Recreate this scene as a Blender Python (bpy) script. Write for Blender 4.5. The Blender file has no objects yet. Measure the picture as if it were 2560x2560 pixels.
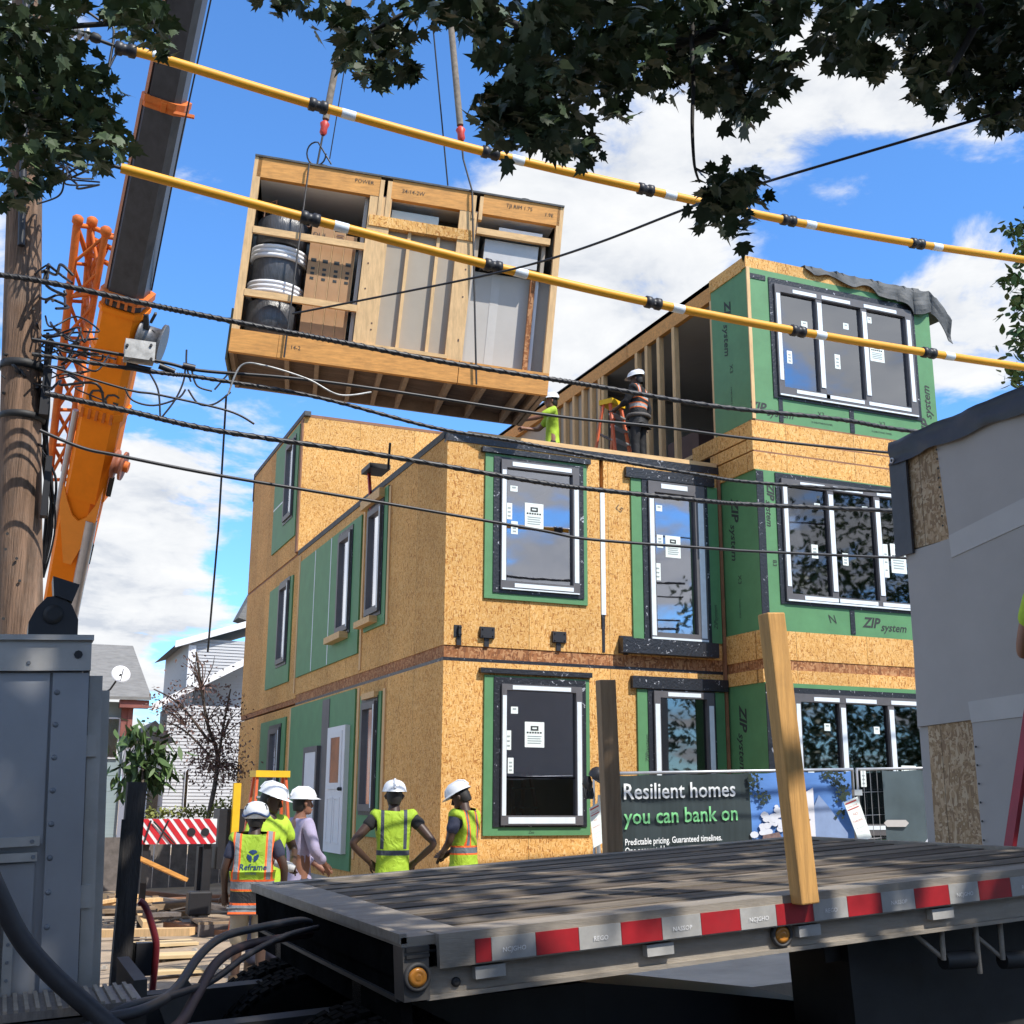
import bpy, bmesh, math, random
from mathutils import Vector, Matrix, noise
sc = bpy.context.scene
COL = sc.collection
R = math.radians
# ------------------------------------------------------------------ camera
CAMZ = 1.7
FOC = 2952.3                      # focal length in px of a 2560 px wide picture
_y, _p, _r = R(22.84), R(13.687), R(0.347)
_f = Vector((math.sin(_y)*math.cos(_p), math.cos(_y)*math.cos(_p), math.sin(_p)))
_rt = Vector((math.cos(_y), -math.sin(_y), 0)); _up = _rt.cross(_f)
_rt, _up = _rt*math.cos(_r)+_up*math.sin(_r), -_rt*math.sin(_r)+_up*math.cos(_r)
cam = bpy.data.cameras.new('Camera'); cam.lens = 36*FOC/2560; cam.sensor_width = 36
cam.clip_start = 0.05; cam.clip_end = 3000
co = bpy.data.objects.new('Camera', cam); COL.objects.link(co)
co.matrix_world = Matrix(((_rt.x, _up.x, -_f.x, 0), (_rt.y, _up.y, -_f.y, 0), (_rt.z, _up.z, -_f.z, CAMZ), (0, 0, 0, 1)))
sc.camera = co
EYE = Vector((0, 0, CAMZ))
# survey helpers: photo pixel (1932 px wide view) -> direction -> point on a real plane
def ray(x, y):
    x *= 1.325; y *= 1.325
    return _rt*((x-1280)/FOC) - _up*((y-1280)/FOC) + _f
def onx(x, y, X): d = ray(x, y); return EYE + d*((X-EYE.x)/d.x)
def ony(x, y, Y): d = ray(x, y); return EYE + d*((Y-EYE.y)/d.y)
def dep(x, y, d): return EYE + ray(x, y)*d
# ------------------------------------------------------------------ light
SUN = Vector((0.30, -0.56, 0.80)).normalized()      # towards the sun
sl = bpy.data.lights.new('Sun', 'SUN'); sl.energy = 3.5; sl.angle = R(0.5); sl.color = (1, .95, .87)
so = bpy.data.objects.new('Sun', sl); COL.objects.link(so)
so.rotation_euler = SUN.to_track_quat('Z', 'Y').to_euler()
W = bpy.data.worlds.new('World'); sc.world = W; W.use_nodes = True
nt = W.node_tree; nt.nodes.clear()
def N(t, **kw):
    n = nt.nodes.new(t)
    for k, v in kw.items(): setattr(n, k, v)
    return n
def L(a, b): nt.links.new(a, b)
def mth(op, a, b=None, c=None, clamp=False):
    n = N('ShaderNodeMath', operation=op); n.use_clamp = clamp
    for i, v in enumerate((a, b, c)):
        if v is None: continue
        if isinstance(v, (int, float)): n.inputs[i].default_value = v
        else: L(v, n.inputs[i])
    return n.outputs[0]
out = N('ShaderNodeOutputWorld'); bg = N('ShaderNodeBackground'); L(bg.outputs[0], out.inputs[0])
bg.inputs[1].default_value = 0.15
sky = N('ShaderNodeTexSky', sky_type='NISHITA'); sky.sun_disc = False
sky.sun_elevation = math.asin(SUN.z); sky.sun_rotation = math.atan2(SUN.x, SUN.y)
sky.air_density = 1.0; sky.dust_density = .3; sky.ozone_density = 2.2
tc = N('ShaderNodeTexCoord'); sep = N('ShaderNodeSeparateXYZ'); L(tc.outputs['Generated'], sep.inputs[0])
den = mth('ADD', mth('MAXIMUM', sep.outputs[2], 0.0), 0.22)
cmb = N('ShaderNodeCombineXYZ'); L(mth('DIVIDE', sep.outputs[0], den), cmb.inputs[0]); L(mth('DIVIDE', sep.outputs[1], den), cmb.inputs[1])
mp = N('ShaderNodeMapping'); L(cmb.outputs[0], mp.inputs[0]); mp.inputs['Location'].default_value = (3.1, 1.7, 0)
n1 = N('ShaderNodeTexNoise'); n1.inputs['Scale'].default_value = 2.9; n1.inputs['Detail'].default_value = 9; n1.inputs['Roughness'].default_value = .58; n1.inputs['Distortion'].default_value = .35
L(mp.outputs[0], n1.inputs['Vector'])
n2 = N('ShaderNodeTexNoise'); n2.inputs['Scale'].default_value = 9; n2.inputs['Detail'].default_value = 8; n2.inputs['Roughness'].default_value = .62; n2.inputs['Distortion'].default_value = .5
L(mp.outputs[0], n2.inputs['Vector'])
off = N('ShaderNodeVectorMath', operation='ADD'); L(mp.outputs[0], off.inputs[0]); off.inputs[1].default_value = (SUN.x*.16, SUN.y*.16, 0)
n3 = N('ShaderNodeTexNoise'); n3.inputs['Scale'].default_value = 2.9; n3.inputs['Detail'].default_value = 6; n3.inputs['Roughness'].default_value = .58; n3.inputs['Distortion'].default_value = .35
L(off.outputs[0], n3.inputs['Vector'])
acc = mth('MULTIPLY_ADD', n1.outputs[0], 2.3, -.68)
acc = mth('ADD', acc, mth('MULTIPLY_ADD', n2.outputs[0], .5, -.25))
# where the cloud banks lie on the sky dome (direction, spread in degrees, weight)
CLOUDS = [((1150, 500), 8, .26), ((860, 300), 6, .10), ((230, 830), 7, .16), ((330, 1020), 8, .12), ((200, 1180), 7, .14), ((440, 1000), 3, -.16), ((560, 780), 4, -.1),
          ((1250, 240), 6, .12), ((1450, 270), 6, .14), ((1640, 330), 7, .08), ((1820, 640), 5, .30), ((1560, 140), 6, .16), ((1850, 330), 6, .10), ((1700, 560), 3, .1),
          ((430, 360), 3.2, .10), ((420, 1230), 4, -.10), ((560, 120), 8, -.32), ((300, 640), 7, -.30), ((1560, 440), 5, -.24), ((760, 110), 6, -.22),
          ((1330, 440), 3, -.14), ((60, 450), 6, -.2), ((1230, 620), 5, .2), ((700, 270), 3, .05), ((1800, 430), 4, -.12), ((1150, 200), 4, -.05)]
def refl(x, y, k): v = ray(x, y).copy(); v[k] = -v[k]; return v
CLOUDS += [(refl(1600, 620, 1), 15, .24), (refl(1020, 980, 1), 7, .16), (refl(700, 1080, 0), 20, .36), (refl(540, 1180, 0), 16, .3)]   # unseen banks behind and left, added to lighten what the panes mirror
CLOUDS += [(Vector((.1, -.1, 1)), 26, .24), (Vector((-1, -.1, .45)), 30, .26), (Vector((-.6, -1, .6)), 24, .2), (Vector((1, -.3, .5)), 22, .2)]  # unseen banks added overhead and around to lift the fill light
for (px, rad, wgt) in CLOUDS:
    d = (px if isinstance(px, Vector) else ray(*px)).normalized()
    vm = N('ShaderNodeVectorMath', operation='DOT_PRODUCT'); L(tc.outputs['Generated'], vm.inputs[0]); vm.inputs[1].default_value = d
    mr = N('ShaderNodeMapRange', interpolation_type='SMOOTHSTEP'); L(vm.outputs['Value'], mr.inputs[0])
    mr.inputs[1].default_value = math.cos(R(rad*1.35)); mr.inputs[2].default_value = 1; mr.inputs[3].default_value = 0; mr.inputs[4].default_value = 1
    acc = mth('MULTIPLY_ADD', mr.outputs[0], wgt, acc)
mk = N('ShaderNodeMapRange', interpolation_type='SMOOTHSTEP'); L(acc, mk.inputs[0]); mk.inputs[1].default_value = .48; mk.inputs[2].default_value = .78
lit = mth('SUBTRACT', n1.outputs[0], n3.outputs[0])                     # thicker towards the sun = shaded side of the billow
sh = mth('ADD', mth('MULTIPLY', lit, 2.2), mth('MULTIPLY_ADD', n2.outputs[0], 1.3, -.15))
thick = N('ShaderNodeMapRange'); L(sh, thick.inputs[0]); thick.inputs[1].default_value = .1; thick.inputs[2].default_value = .95
cr = N('ShaderNodeValToRGB'); L(thick.outputs[0], cr.inputs[0])
cr.color_ramp.elements[0].color = (2.65, 2.85, 3.2, 1); cr.color_ramp.elements[1].color = (4.1, 4.15, 4.2, 1)
e = cr.color_ramp.elements.new(.45); e.color = (3.6, 3.7, 3.85, 1)
tint = N('ShaderNodeMix', data_type='RGBA', blend_type='MULTIPLY'); tint.inputs[0].default_value = 1
L(sky.outputs[0], tint.inputs[6]); tint.inputs[7].default_value = (.50, .83, 1.16, 1)
mx = N('ShaderNodeMix', data_type='RGBA'); L(mk.outputs[0], mx.inputs[0]); L(tint.outputs[2], mx.inputs[6]); L(cr.outputs[0], mx.inputs[7])
L(mx.outputs[2], bg.inputs[0])
sc.view_settings.view_transform = 'Standard'; sc.view_settings.look = 'None'; sc.view_settings.gamma = 1
sc.view_settings.exposure = 0.72
rnd = random.Random(7)
# ------------------------------------------------------------------ materials
def newmat(name):
    m = bpy.data.materials.new(name); m.use_nodes = True
    t = m.node_tree; t.nodes.clear()
    o = t.nodes.new('ShaderNodeOutputMaterial'); b = t.nodes.new('ShaderNodeBsdfPrincipled'); t.links.new(b.outputs[0], o.inputs[0])
    return m, t, b, o
def mat(name, col, rough=.6, metal=0, var=.25, scale=5, stretch=(1, 1, 1), bump=0, bscale=60, spec=.5, dirt=0, dirtcol=(.08, .07, .06)):
    m, t, b, o = newmat(name)
    tc = t.nodes.new('ShaderNodeTexCoord'); mp = t.nodes.new('ShaderNodeMapping'); mp.inputs['Scale'].default_value = stretch
    t.links.new(tc.outputs['Object'], mp.inputs[0])
    nz = t.nodes.new('ShaderNodeTexNoise'); nz.inputs['Scale'].default_value = scale; nz.inputs['Detail'].default_value = 6; nz.inputs['Roughness'].default_value = .65
    t.links.new(mp.outputs[0], nz.inputs['Vector'])
    rp = t.nodes.new('ShaderNodeValToRGB'); rp.color_ramp.elements[0].position = .28; rp.color_ramp.elements[1].position = .72
    rp.color_ramp.elements[0].color = tuple(c*(1-var) for c in col)+(1,); rp.color_ramp.elements[1].color = tuple(min(1, c*(1+var)) for c in col)+(1,)
    t.links.new(nz.outputs[0], rp.inputs[0]); src = rp.outputs[0]
    if dirt:
        n3 = t.nodes.new('ShaderNodeTexNoise'); n3.inputs['Scale'].default_value = scale*.45; n3.inputs['Detail'].default_value = 8; n3.inputs['Roughness'].default_value = .7
        t.links.new(tc.outputs['Object'], n3.inputs['Vector'])
        r3 = t.nodes.new('ShaderNodeMapRange'); r3.inputs[1].default_value = .5; r3.inputs[2].default_value = .75; r3.inputs[4].default_value = dirt
        t.links.new(n3.outputs[0], r3.inputs[0])
        mx = t.nodes.new('ShaderNodeMix'); mx.data_type = 'RGBA'; t.links.new(r3.outputs[0], mx.inputs[0]); t.links.new(src, mx.inputs[6]); mx.inputs[7].default_value = dirtcol+(1,)
        src = mx.outputs[2]
    t.links.new(src, b.inputs['Base Color'])
    b.inputs['Roughness'].default_value = rough; b.inputs['Metallic'].default_value = metal; b.inputs['Specular IOR Level'].default_value = spec
    if bump:
        nb = t.nodes.new('ShaderNodeTexNoise'); nb.inputs['Scale'].default_value = bscale; nb.inputs['Detail'].default_value = 4
        t.links.new(mp.outputs[0], nb.inputs['Vector'])
        bp = t.nodes.new('ShaderNodeBump'); bp.inputs['Strength'].default_value = bump; bp.inputs['Distance'].default_value = .02
        t.links.new(nb.outputs[0], bp.inputs['Height']); t.links.new(bp.outputs[0], b.inputs['Normal'])
    return m
def osb(name, cols, sc1=26, seam=None):
    """strand board: two layers of elongated random flakes"""
    m, t, b, o = newmat(name)
    tc = t.nodes.new('ShaderNodeTexCoord'); prev = None
    nz = t.nodes.new('ShaderNodeTexNoise'); nz.inputs['Scale'].default_value = 3.0; nz.inputs['Detail'].default_value = 1
    t.links.new(tc.outputs['Object'], nz.inputs['Vector'])
    for i, (rot, st) in enumerate((((.5, .7, .3), (1, .32, 1)), ((-.6, -.5, .9), (.3, 1, 1)), ((.2, -.8, -.4), (1, 1, .3)))):
        va = t.nodes.new('ShaderNodeVectorMath'); va.operation = 'MULTIPLY_ADD'
        t.links.new(nz.outputs['Color'], va.inputs[0]); va.inputs[1].default_value = (.12, .12, .12); t.links.new(tc.outputs['Object'], va.inputs[2])
        mp = t.nodes.new('ShaderNodeMapping'); mp.inputs['Rotation'].default_value = rot; mp.inputs['Scale'].default_value = st; mp.inputs['Location'].default_value = (i*3.3, i*1.7, i)
        t.links.new(va.outputs[0], mp.inputs[0])
        v = t.nodes.new('ShaderNodeTexVoronoi'); v.inputs['Scale'].default_value = sc1; t.links.new(mp.outputs[0], v.inputs['Vector'])
        s = t.nodes.new('ShaderNodeSeparateColor'); t.links.new(v.outputs['Color'], s.inputs[0])
        rp = t.nodes.new('ShaderNodeValToRGB'); rp.color_ramp.interpolation = 'CONSTANT'
        el = rp.color_ramp.elements; el[0].position = 0; el[0].color = cols[0]+(1,); el[1].position = 1/len(cols); el[1].color = cols[1]+(1,)
        for k in range(2, len(cols)):
            q = el.new(k/len(cols)); q.color = cols[k]+(1,)
        t.links.new(s.outputs[0], rp.inputs[0])
        if prev is None: prev = rp.outputs[0]
        else:
            gt = t.nodes.new('ShaderNodeMath'); gt.operation = 'GREATER_THAN'; gt.inputs[1].default_value = .55; t.links.new(s.outputs[1], gt.inputs[0])
            mx = t.nodes.new('ShaderNodeMix'); mx.data_type = 'RGBA'; t.links.new(gt.outputs[0], mx.inputs[0]); t.links.new(prev, mx.inputs[6]); t.links.new(rp.outputs[0], mx.inputs[7]); prev = mx.outputs[2]
    n3 = t.nodes.new('ShaderNodeTexNoise'); n3.inputs['Scale'].default_value = .9; n3.inputs['Detail'].default_value = 5
    t.links.new(tc.outputs['Object'], n3.inputs['Vector'])
    def nm(op, a, c=None):
        n = t.nodes.new('ShaderNodeMath'); n.operation = op
        for i, v in enumerate((a, c)):
            if v is None: continue
            if isinstance(v, (int, float)): n.inputs[i].default_value = v
            else: t.links.new(v, n.inputs[i])
        return n.outputs[0]
    ge = t.nodes.new('ShaderNodeNewGeometry'); sn = t.nodes.new('ShaderNodeSeparateXYZ'); t.links.new(ge.outputs['Normal'], sn.inputs[0]); sp = t.nodes.new('ShaderNodeSeparateXYZ'); t.links.new(tc.outputs['Object'], sp.inputs[0])
    side = nm('GREATER_THAN', nm('ABSOLUTE', sn.outputs[0]), .5); u = nm('ADD', nm('MULTIPLY', side, sp.outputs[1]), nm('MULTIPLY', nm('SUBTRACT', 1.0, side), sp.outputs[0]))
    cell = t.nodes.new('ShaderNodeTexWhiteNoise'); cell.noise_dimensions = '2D'; cv = t.nodes.new('ShaderNodeCombineXYZ'); t.links.new(nm('FLOOR', nm('DIVIDE', u, 1.22)), cv.inputs[0]); t.links.new(nm('FLOOR', nm('DIVIDE', sp.outputs[2], 3.05)), cv.inputs[1]); t.links.new(cv.outputs[0], cell.inputs['Vector'])
    seam = nm('LESS_THAN', nm('PINGPONG', nm('ADD', u, .001), .61), .0045)
    mr = t.nodes.new('ShaderNodeMapRange'); mr.inputs[1].default_value = .3; mr.inputs[2].default_value = .7; mr.inputs[3].default_value = .86; mr.inputs[4].default_value = 1.1; t.links.new(n3.outputs[0], mr.inputs[0])
    tone = nm('MULTIPLY', nm('MULTIPLY', mr.outputs[0], nm('ADD', nm('MULTIPLY', cell.outputs[0], .18), .91)), nm('SUBTRACT', 1.0, nm('MULTIPLY', seam, .5)))
    ml = t.nodes.new('ShaderNodeMix'); ml.data_type = 'RGBA'; ml.blend_type = 'MULTIPLY'; ml.inputs[0].default_value = 1
    t.links.new(prev, ml.inputs[6]); t.links.new(tone, ml.inputs[7]); t.links.new(ml.outputs[2], b.inputs['Base Color'])
    b.inputs['Roughness'].default_value = .75; b.inputs['Specular IOR Level'].default_value = .25
    bp = t.nodes.new('ShaderNodeBump'); bp.inputs['Strength'].default_value = .25; bp.inputs['Distance'].default_value = .004
    t.links.new(prev, bp.inputs['Height']); t.links.new(bp.outputs[0], b.inputs['Normal'])
    return m
def glass(name, tintc, refl=.16, rough=.02):
    m, t, b, o = newmat(name); t.nodes.remove(b)
    tr = t.nodes.new('ShaderNodeBsdfTransparent'); tr.inputs[0].default_value = tintc+(1,)
    gl = t.nodes.new('ShaderNodeBsdfGlossy'); gl.inputs['Color'].default_value = (.9, .93, 1, 1); gl.inputs['Roughness'].default_value = rough
    fr = t.nodes.new('ShaderNodeFresnel'); fr.inputs[0].default_value = 1.6
    ad = t.nodes.new('ShaderNodeMath'); ad.operation = 'ADD'; ad.use_clamp = True; ad.inputs[1].default_value = refl; t.links.new(fr.outputs[0], ad.inputs[0])
    tc = t.nodes.new('ShaderNodeTexCoord'); nz = t.nodes.new('ShaderNodeTexNoise'); nz.inputs['Scale'].default_value = 1.6; t.links.new(tc.outputs['Object'], nz.inputs['Vector'])
    bp = t.nodes.new('ShaderNodeBump'); bp.inputs['Strength'].default_value = .02; bp.inputs['Distance'].default_value = .03; t.links.new(nz.outputs[0], bp.inputs['Height']); t.links.new(bp.outputs[0], gl.inputs['Normal'])
    mx = t.nodes.new('ShaderNodeMixShader'); t.links.new(ad.outputs[0], mx.inputs[0]); t.links.new(tr.outputs[0], mx.inputs[1]); t.links.new(gl.outputs[0], mx.inputs[2]); t.links.new(mx.outputs[0], o.inputs[0])
    return m
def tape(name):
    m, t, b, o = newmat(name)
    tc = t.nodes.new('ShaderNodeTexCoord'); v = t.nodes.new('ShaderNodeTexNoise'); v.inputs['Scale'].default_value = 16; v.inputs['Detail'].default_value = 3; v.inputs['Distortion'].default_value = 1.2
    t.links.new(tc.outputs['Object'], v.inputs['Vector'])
    rp = t.nodes.new('ShaderNodeValToRGB'); el = rp.color_ramp.elements; el[0].position = .65; el[0].color = (.018, .02, .026, 1); el[1].position = .72; el[1].color = (.5, .51, .55, 1)  # white specks in the base colour: painted sun glints along with print
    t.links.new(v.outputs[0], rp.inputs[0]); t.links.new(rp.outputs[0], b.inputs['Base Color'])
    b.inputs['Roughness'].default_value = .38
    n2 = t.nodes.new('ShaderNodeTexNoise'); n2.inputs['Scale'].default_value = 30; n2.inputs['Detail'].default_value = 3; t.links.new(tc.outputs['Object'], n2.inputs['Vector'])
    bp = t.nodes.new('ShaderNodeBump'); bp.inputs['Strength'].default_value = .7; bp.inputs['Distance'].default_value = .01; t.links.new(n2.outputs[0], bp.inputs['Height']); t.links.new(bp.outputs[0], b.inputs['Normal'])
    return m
OSB_C = [(.64, .34, .100), (.69, .385, .125), (.58, .285, .075), (.74, .445, .165), (.40, .17, .045), (.66, .36, .11), (.76, .48, .20), (.69, .39, .13)]
M = dict(
    osb=osb('strand board', OSB_C, 78), osbd=osb('brown strand board', [(.36, .15, .06), (.42, .2, .09), (.28, .11, .04), (.5, .26, .12), (.22, .09, .04)], 40),
    osbs=osb('weathered strand board', [(.38, .26, .15), (.45, .32, .2), (.3, .2, .11), (.5, .38, .25), (.26, .17, .1)], 60),
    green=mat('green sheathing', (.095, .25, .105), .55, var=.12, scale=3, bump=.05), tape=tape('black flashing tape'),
    frame=mat('grey window frame', (.11, .105, .11), .45, var=.15), film=mat('white protective film', (.74, .80, .84), .4, var=.08, scale=9),
    glass=glass('window glass', (.60, .60, .66), .25), glassd=glass('dark window glass', (.50, .50, .5), .09), paper=mat('paper label', (.78, .84, .80), .8, var=.05),
    ink=mat('dark print', (.03, .035, .035), .7, var=.1), inkg=mat('grey print', (.35, .40, .40), .7, var=.1), white=mat('white paint', (.78, .78, .79), .5, var=.05, scale=2),
    stud=mat('pale framing lumber', (.66, .43, .21), .75, var=.22, scale=9, stretch=(3, 3, .4)), studx=mat('pale framing lumber horizontal', (.68, .44, .21), .75, var=.22, scale=9, stretch=(.4, 3, 3)),
    lvl=mat('laminated beam', (.62, .29, .07), .65, var=.28, scale=7, stretch=(.35, 3, 5), dirt=.25, dirtcol=(.2, .08, .02)), brown=mat('brown edge trim', (.26, .12, .06), .7),
    dry=mat('grey drywall', (.46, .44, .41), .85, var=.08, scale=1.5), drypatch=mat('drywall mud stripe', (.53, .51, .48), .85, var=.06), tan=mat('tan wall board', (.40, .345, .275), .85, var=.08, scale=1.4),
    dark=mat('dark interior board', (.10, .09, .085), .8, var=.2), darkw=mat('dark brown wood', (.10, .05, .035), .6), black=mat('black plastic', (.02, .02, .023), .45, var=.2),
    blackt=mat('black tarpaulin', (.075, .08, .083), .7, var=.35, scale=4, bump=.5, bscale=14), steel=mat('galvanised steel', (.50, .51, .53), .4, .7, var=.2), dsteel=mat('dark steel', (.028, .028, .029), .6, .2, var=.3),
)
# ------------------------------------------------------------------ mesh building
ROOT = {}
class MB:
    def __init__(s): s.v = []; s.f = []; s.smooth = set()
    def add(s, vs, fs, smooth=False):
        k = len(s.v); s.v += [Vector(v) for v in vs]
        for f in fs:
            if smooth: s.smooth.add(len(s.f))
            s.f.append([k+i for i in f])
        return s
    def hexa(s, c): return s.add(c, [(0, 3, 2, 1), (4, 5, 6, 7), (0, 1, 5, 4), (1, 2, 6, 5), (2, 3, 7, 6), (3, 0, 4, 7)])
    def box(s, a, b, fn=None):
        c = [(a[0], a[1], a[2]), (b[0], a[1], a[2]), (b[0], b[1], a[2]), (a[0], b[1], a[2]), (a[0], a[1], b[2]), (b[0], a[1], b[2]), (b[0], b[1], b[2]), (a[0], b[1], b[2])]
        if fn: c = [fn(*q) for q in c]
        return s.hexa(c)
    def bar(s, p, q, w, h=None, up=(0, 0, 1)):
        p, q = Vector(p), Vector(q); d = (q-p).normalized(); u = Vector(up)
        if abs(d.dot(u)) > .98: u = Vector((1, 0, 0))
        x = d.cross(u).normalized(); y = x.cross(d); h = h or w
        c = [o + x*sx*w/2 + y*sy*h/2 for o in (p, q) for sx, sy in ((-1, -1), (1, -1), (1, 1), (-1, 1))]
        return s.hexa(c)
    def tube(s, pts, r, n=8, cap=True, closed=False):
        pts = [Vector(p) for p in pts]; k = len(pts); rr = r if isinstance(r, (list, tuple)) else [r]*k
        vs = []; u = None
        for i, p in enumerate(pts):
            d = (pts[min(i+1, k-1)]-pts[max(i-1, 0)]).normalized()
            if u is None:
                u = d.orthogonal().normalized()
            u = (u-d*u.dot(d)).normalized(); w = d.cross(u)
            vs += [p+(u*math.cos(2*math.pi*j/n)+w*math.sin(2*math.pi*j/n))*rr[i] for j in range(n)]
        fs = [(i*n+j, i*n+(j+1) % n, (i+1)*n+(j+1) % n, (i+1)*n+j) for i in range(k-1) for j in range(n)]
        s.add(vs, fs, True)
        if cap and not closed: s.add(vs[:n][::-1], [tuple(range(n))]); s.add(vs[-n:], [tuple(range(n))])
        return s
    def lathe(s, prof, o, ax=(0, 0, 1), n=20, ref=None):
        o = Vector(o); ax = Vector(ax).normalized(); u = ax.orthogonal().normalized() if ref is None else Vector(ref); w = ax.cross(u)
        vs = [o+ax*z+(u*math.cos(2*math.pi*j/n)+w*math.sin(2*math.pi*j/n))*r for (r, z) in prof for j in range(n)]
        fs = [(i*n+j, i*n+(j+1) % n, (i+1)*n+(j+1) % n, (i+1)*n+j) for i in range(len(prof)-1) for j in range(n)]
        s.add(vs, fs, True)
        s.add(vs[:n][::-1], [tuple(range(n))]); s.add(vs[-n:], [tuple(range(n))]); return s
    def prism(s, poly, off):
        n = len(poly); off = Vector(off); a = [Vector(p) for p in poly]; b = [p+off for p in a]
        s.add(a+b, [tuple(range(n))[::-1], tuple(range(n, 2*n))]+[(i, (i+1) % n, n+(i+1) % n, n+i) for i in range(n)]); return s
    def build(s, name, m, parent=None, loc=None, fn=None):
        me = bpy.data.meshes.new(name)
        o0 = Vector(loc) if loc is not None else (ROOT.get(parent.name, Vector()) if parent else Vector())
        vs = [fn(v) for v in s.v] if fn else s.v
        me.from_pydata([tuple(v-o0) for v in vs], [], s.f); me.update()
        for i in s.smooth: me.polygons[i].use_smooth = True
        me.materials.append(M[m] if isinstance(m, str) else m)
        o = bpy.data.objects.new(name, me); COL.objects.link(o)
        if parent: o.parent = parent
        else: o.location = o0
        ROOT[o.name] = o0
        return o
def _split(s, name, m, parent):
    par = list(range(len(s.v)))
    def fd(i):
        while par[i] != i: par[i] = par[par[i]]; i = par[i]
        return i
    pos = {}
    for i, v in enumerate(s.v):
        q = (round(v.x, 5), round(v.y, 5), round(v.z, 5))
        if q in pos: par[fd(i)] = fd(pos[q])
        else: pos[q] = i
    for f in s.f:
        for i in f[1:]: par[fd(i)] = fd(f[0])
    grp = {}
    for k, f in enumerate(s.f): grp.setdefault(fd(f[0]), []).append(k)
    for fs in grp.values():
        b = MB(); ix = {}
        for k in fs:
            for i in s.f[k]:
                if i not in ix: ix[i] = len(b.v); b.v.append(s.v[i])
            if k in s.smooth: b.smooth.add(len(b.f))
            b.f.append([ix[i] for i in s.f[k]])
        b.build(name, m, parent)
MB.split = _split
def tag(o, label=None, cat=None, group=None, kind=None):
    for k, v in (('label', label), ('category', cat), ('group', group), ('kind', kind)):
        if v: o[k] = v
    return o
def thing(name, label, cat, loc=(0, 0, 0), group=None):
    o = bpy.data.objects.new(name, None); COL.objects.link(o); o.location = loc; o.empty_display_size = .2
    ROOT[o.name] = Vector(loc); return tag(o, label, cat, group)
def text(body, size, m, origin, xd, yd, name='lettering', parent=None, shear=0, align='LEFT', warp=None, extr=.0015, wide=1, bold=0):
    cu = bpy.data.curves.new('txt', 'FONT'); cu.body = body; cu.size = size; cu.shear = shear; cu.align_x = align; cu.resolution_u = 2; cu.offset = bold*size
    to = bpy.data.objects.new('txt', cu); COL.objects.link(to)
    dg = bpy.context.evaluated_depsgraph_get(); me = bpy.data.meshes.new_from_object(to.evaluated_get(dg))
    bpy.data.objects.remove(to); xd = Vector(xd).normalized(); yd = Vector(yd).normalized(); nrm = xd.cross(yd); o = Vector(origin)
    k = ROOT.get(parent.name, Vector()) if parent else Vector()
    for v in me.vertices:
        p = o+xd*v.co.x*wide+yd*v.co.y+nrm*extr
        v.co = (warp(p) if warp else p)-k
    me.materials.clear(); me.materials.append(M[m] if isinstance(m, str) else m); me.name = name
    ob = bpy.data.objects.new(name, me); COL.objects.link(ob)
    if parent: ob.parent = parent
    ROOT[ob.name] = k
    return ob
# ------------------------------------------------------------------ ground
def gz(x, y):
    return max(-.6, min(.9, .05*(x-2))) if abs(x) < 60 else (.9 if x > 0 else -.6)
def sheet(name, m, x0, x1, y0, y1, nx, ny, dz=0, rough=.0):
    b = MB(); vs = []; fs = []
    for j in range(ny+1):
        for i in range(nx+1):
            x = x0+(x1-x0)*i/nx; y = y0+(y1-y0)*j/ny
            vs.append((x, y, gz(x, y)+dz+rough*(noise.noise(Vector((x*1.3, y*1.3, 0)))+.5*noise.noise(Vector((x*4, y*4, 3))))))
    for j in range(ny):
        for i in range(nx): k = j*(nx+1)+i; fs.append((k, k+1, k+nx+2, k+nx+1))
    b.add(vs, fs, True); return tag(b.build(name, m), kind='structure')
M['soil'] = mat('dry site soil', (.34, .26, .18), .95, var=.35, scale=1.6, bump=.6, bscale=14, dirt=.5, dirtcol=(.12, .095, .075))
M['asph'] = mat('asphalt', (.05, .05, .052), .9, var=.3, scale=3, bump=.4, bscale=120)
M['conc'] = mat('pale concrete pavement', (.40, .36, .30), .9, var=.18, scale=2, bump=.2, bscale=60)
sheet('ground', 'soil', -400, 400, -400, 700, 80, 110, -.03)
sheet('construction_site_soil', 'soil', -12, 24, 11.2, 40, 90, 72, 0, .05)
sheet('street', 'asph', -60, 60, -14, 8.4, 60, 10, .01)
sheet('pavement', 'conc', -60, 60, 8.4, 11.2, 60, 4, .11)
b = MB()
for i in range(60): x = -60+2*i; b.hexa([(x, 8.28, gz(x, 0)-.02), (x+2, 8.28, gz(x+2, 0)-.02), (x+2, 8.4, gz(x+2, 0)-.02), (x, 8.4, gz(x, 0)-.02), (x, 8.28, gz(x, 0)+.12), (x+2, 8.28, gz(x+2, 0)+.12), (x+2, 8.4, gz(x+2, 0)+.12), (x, 8.4, gz(x, 0)+.12)])
tag(b.build('kerb', 'conc'), kind='structure')
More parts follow.
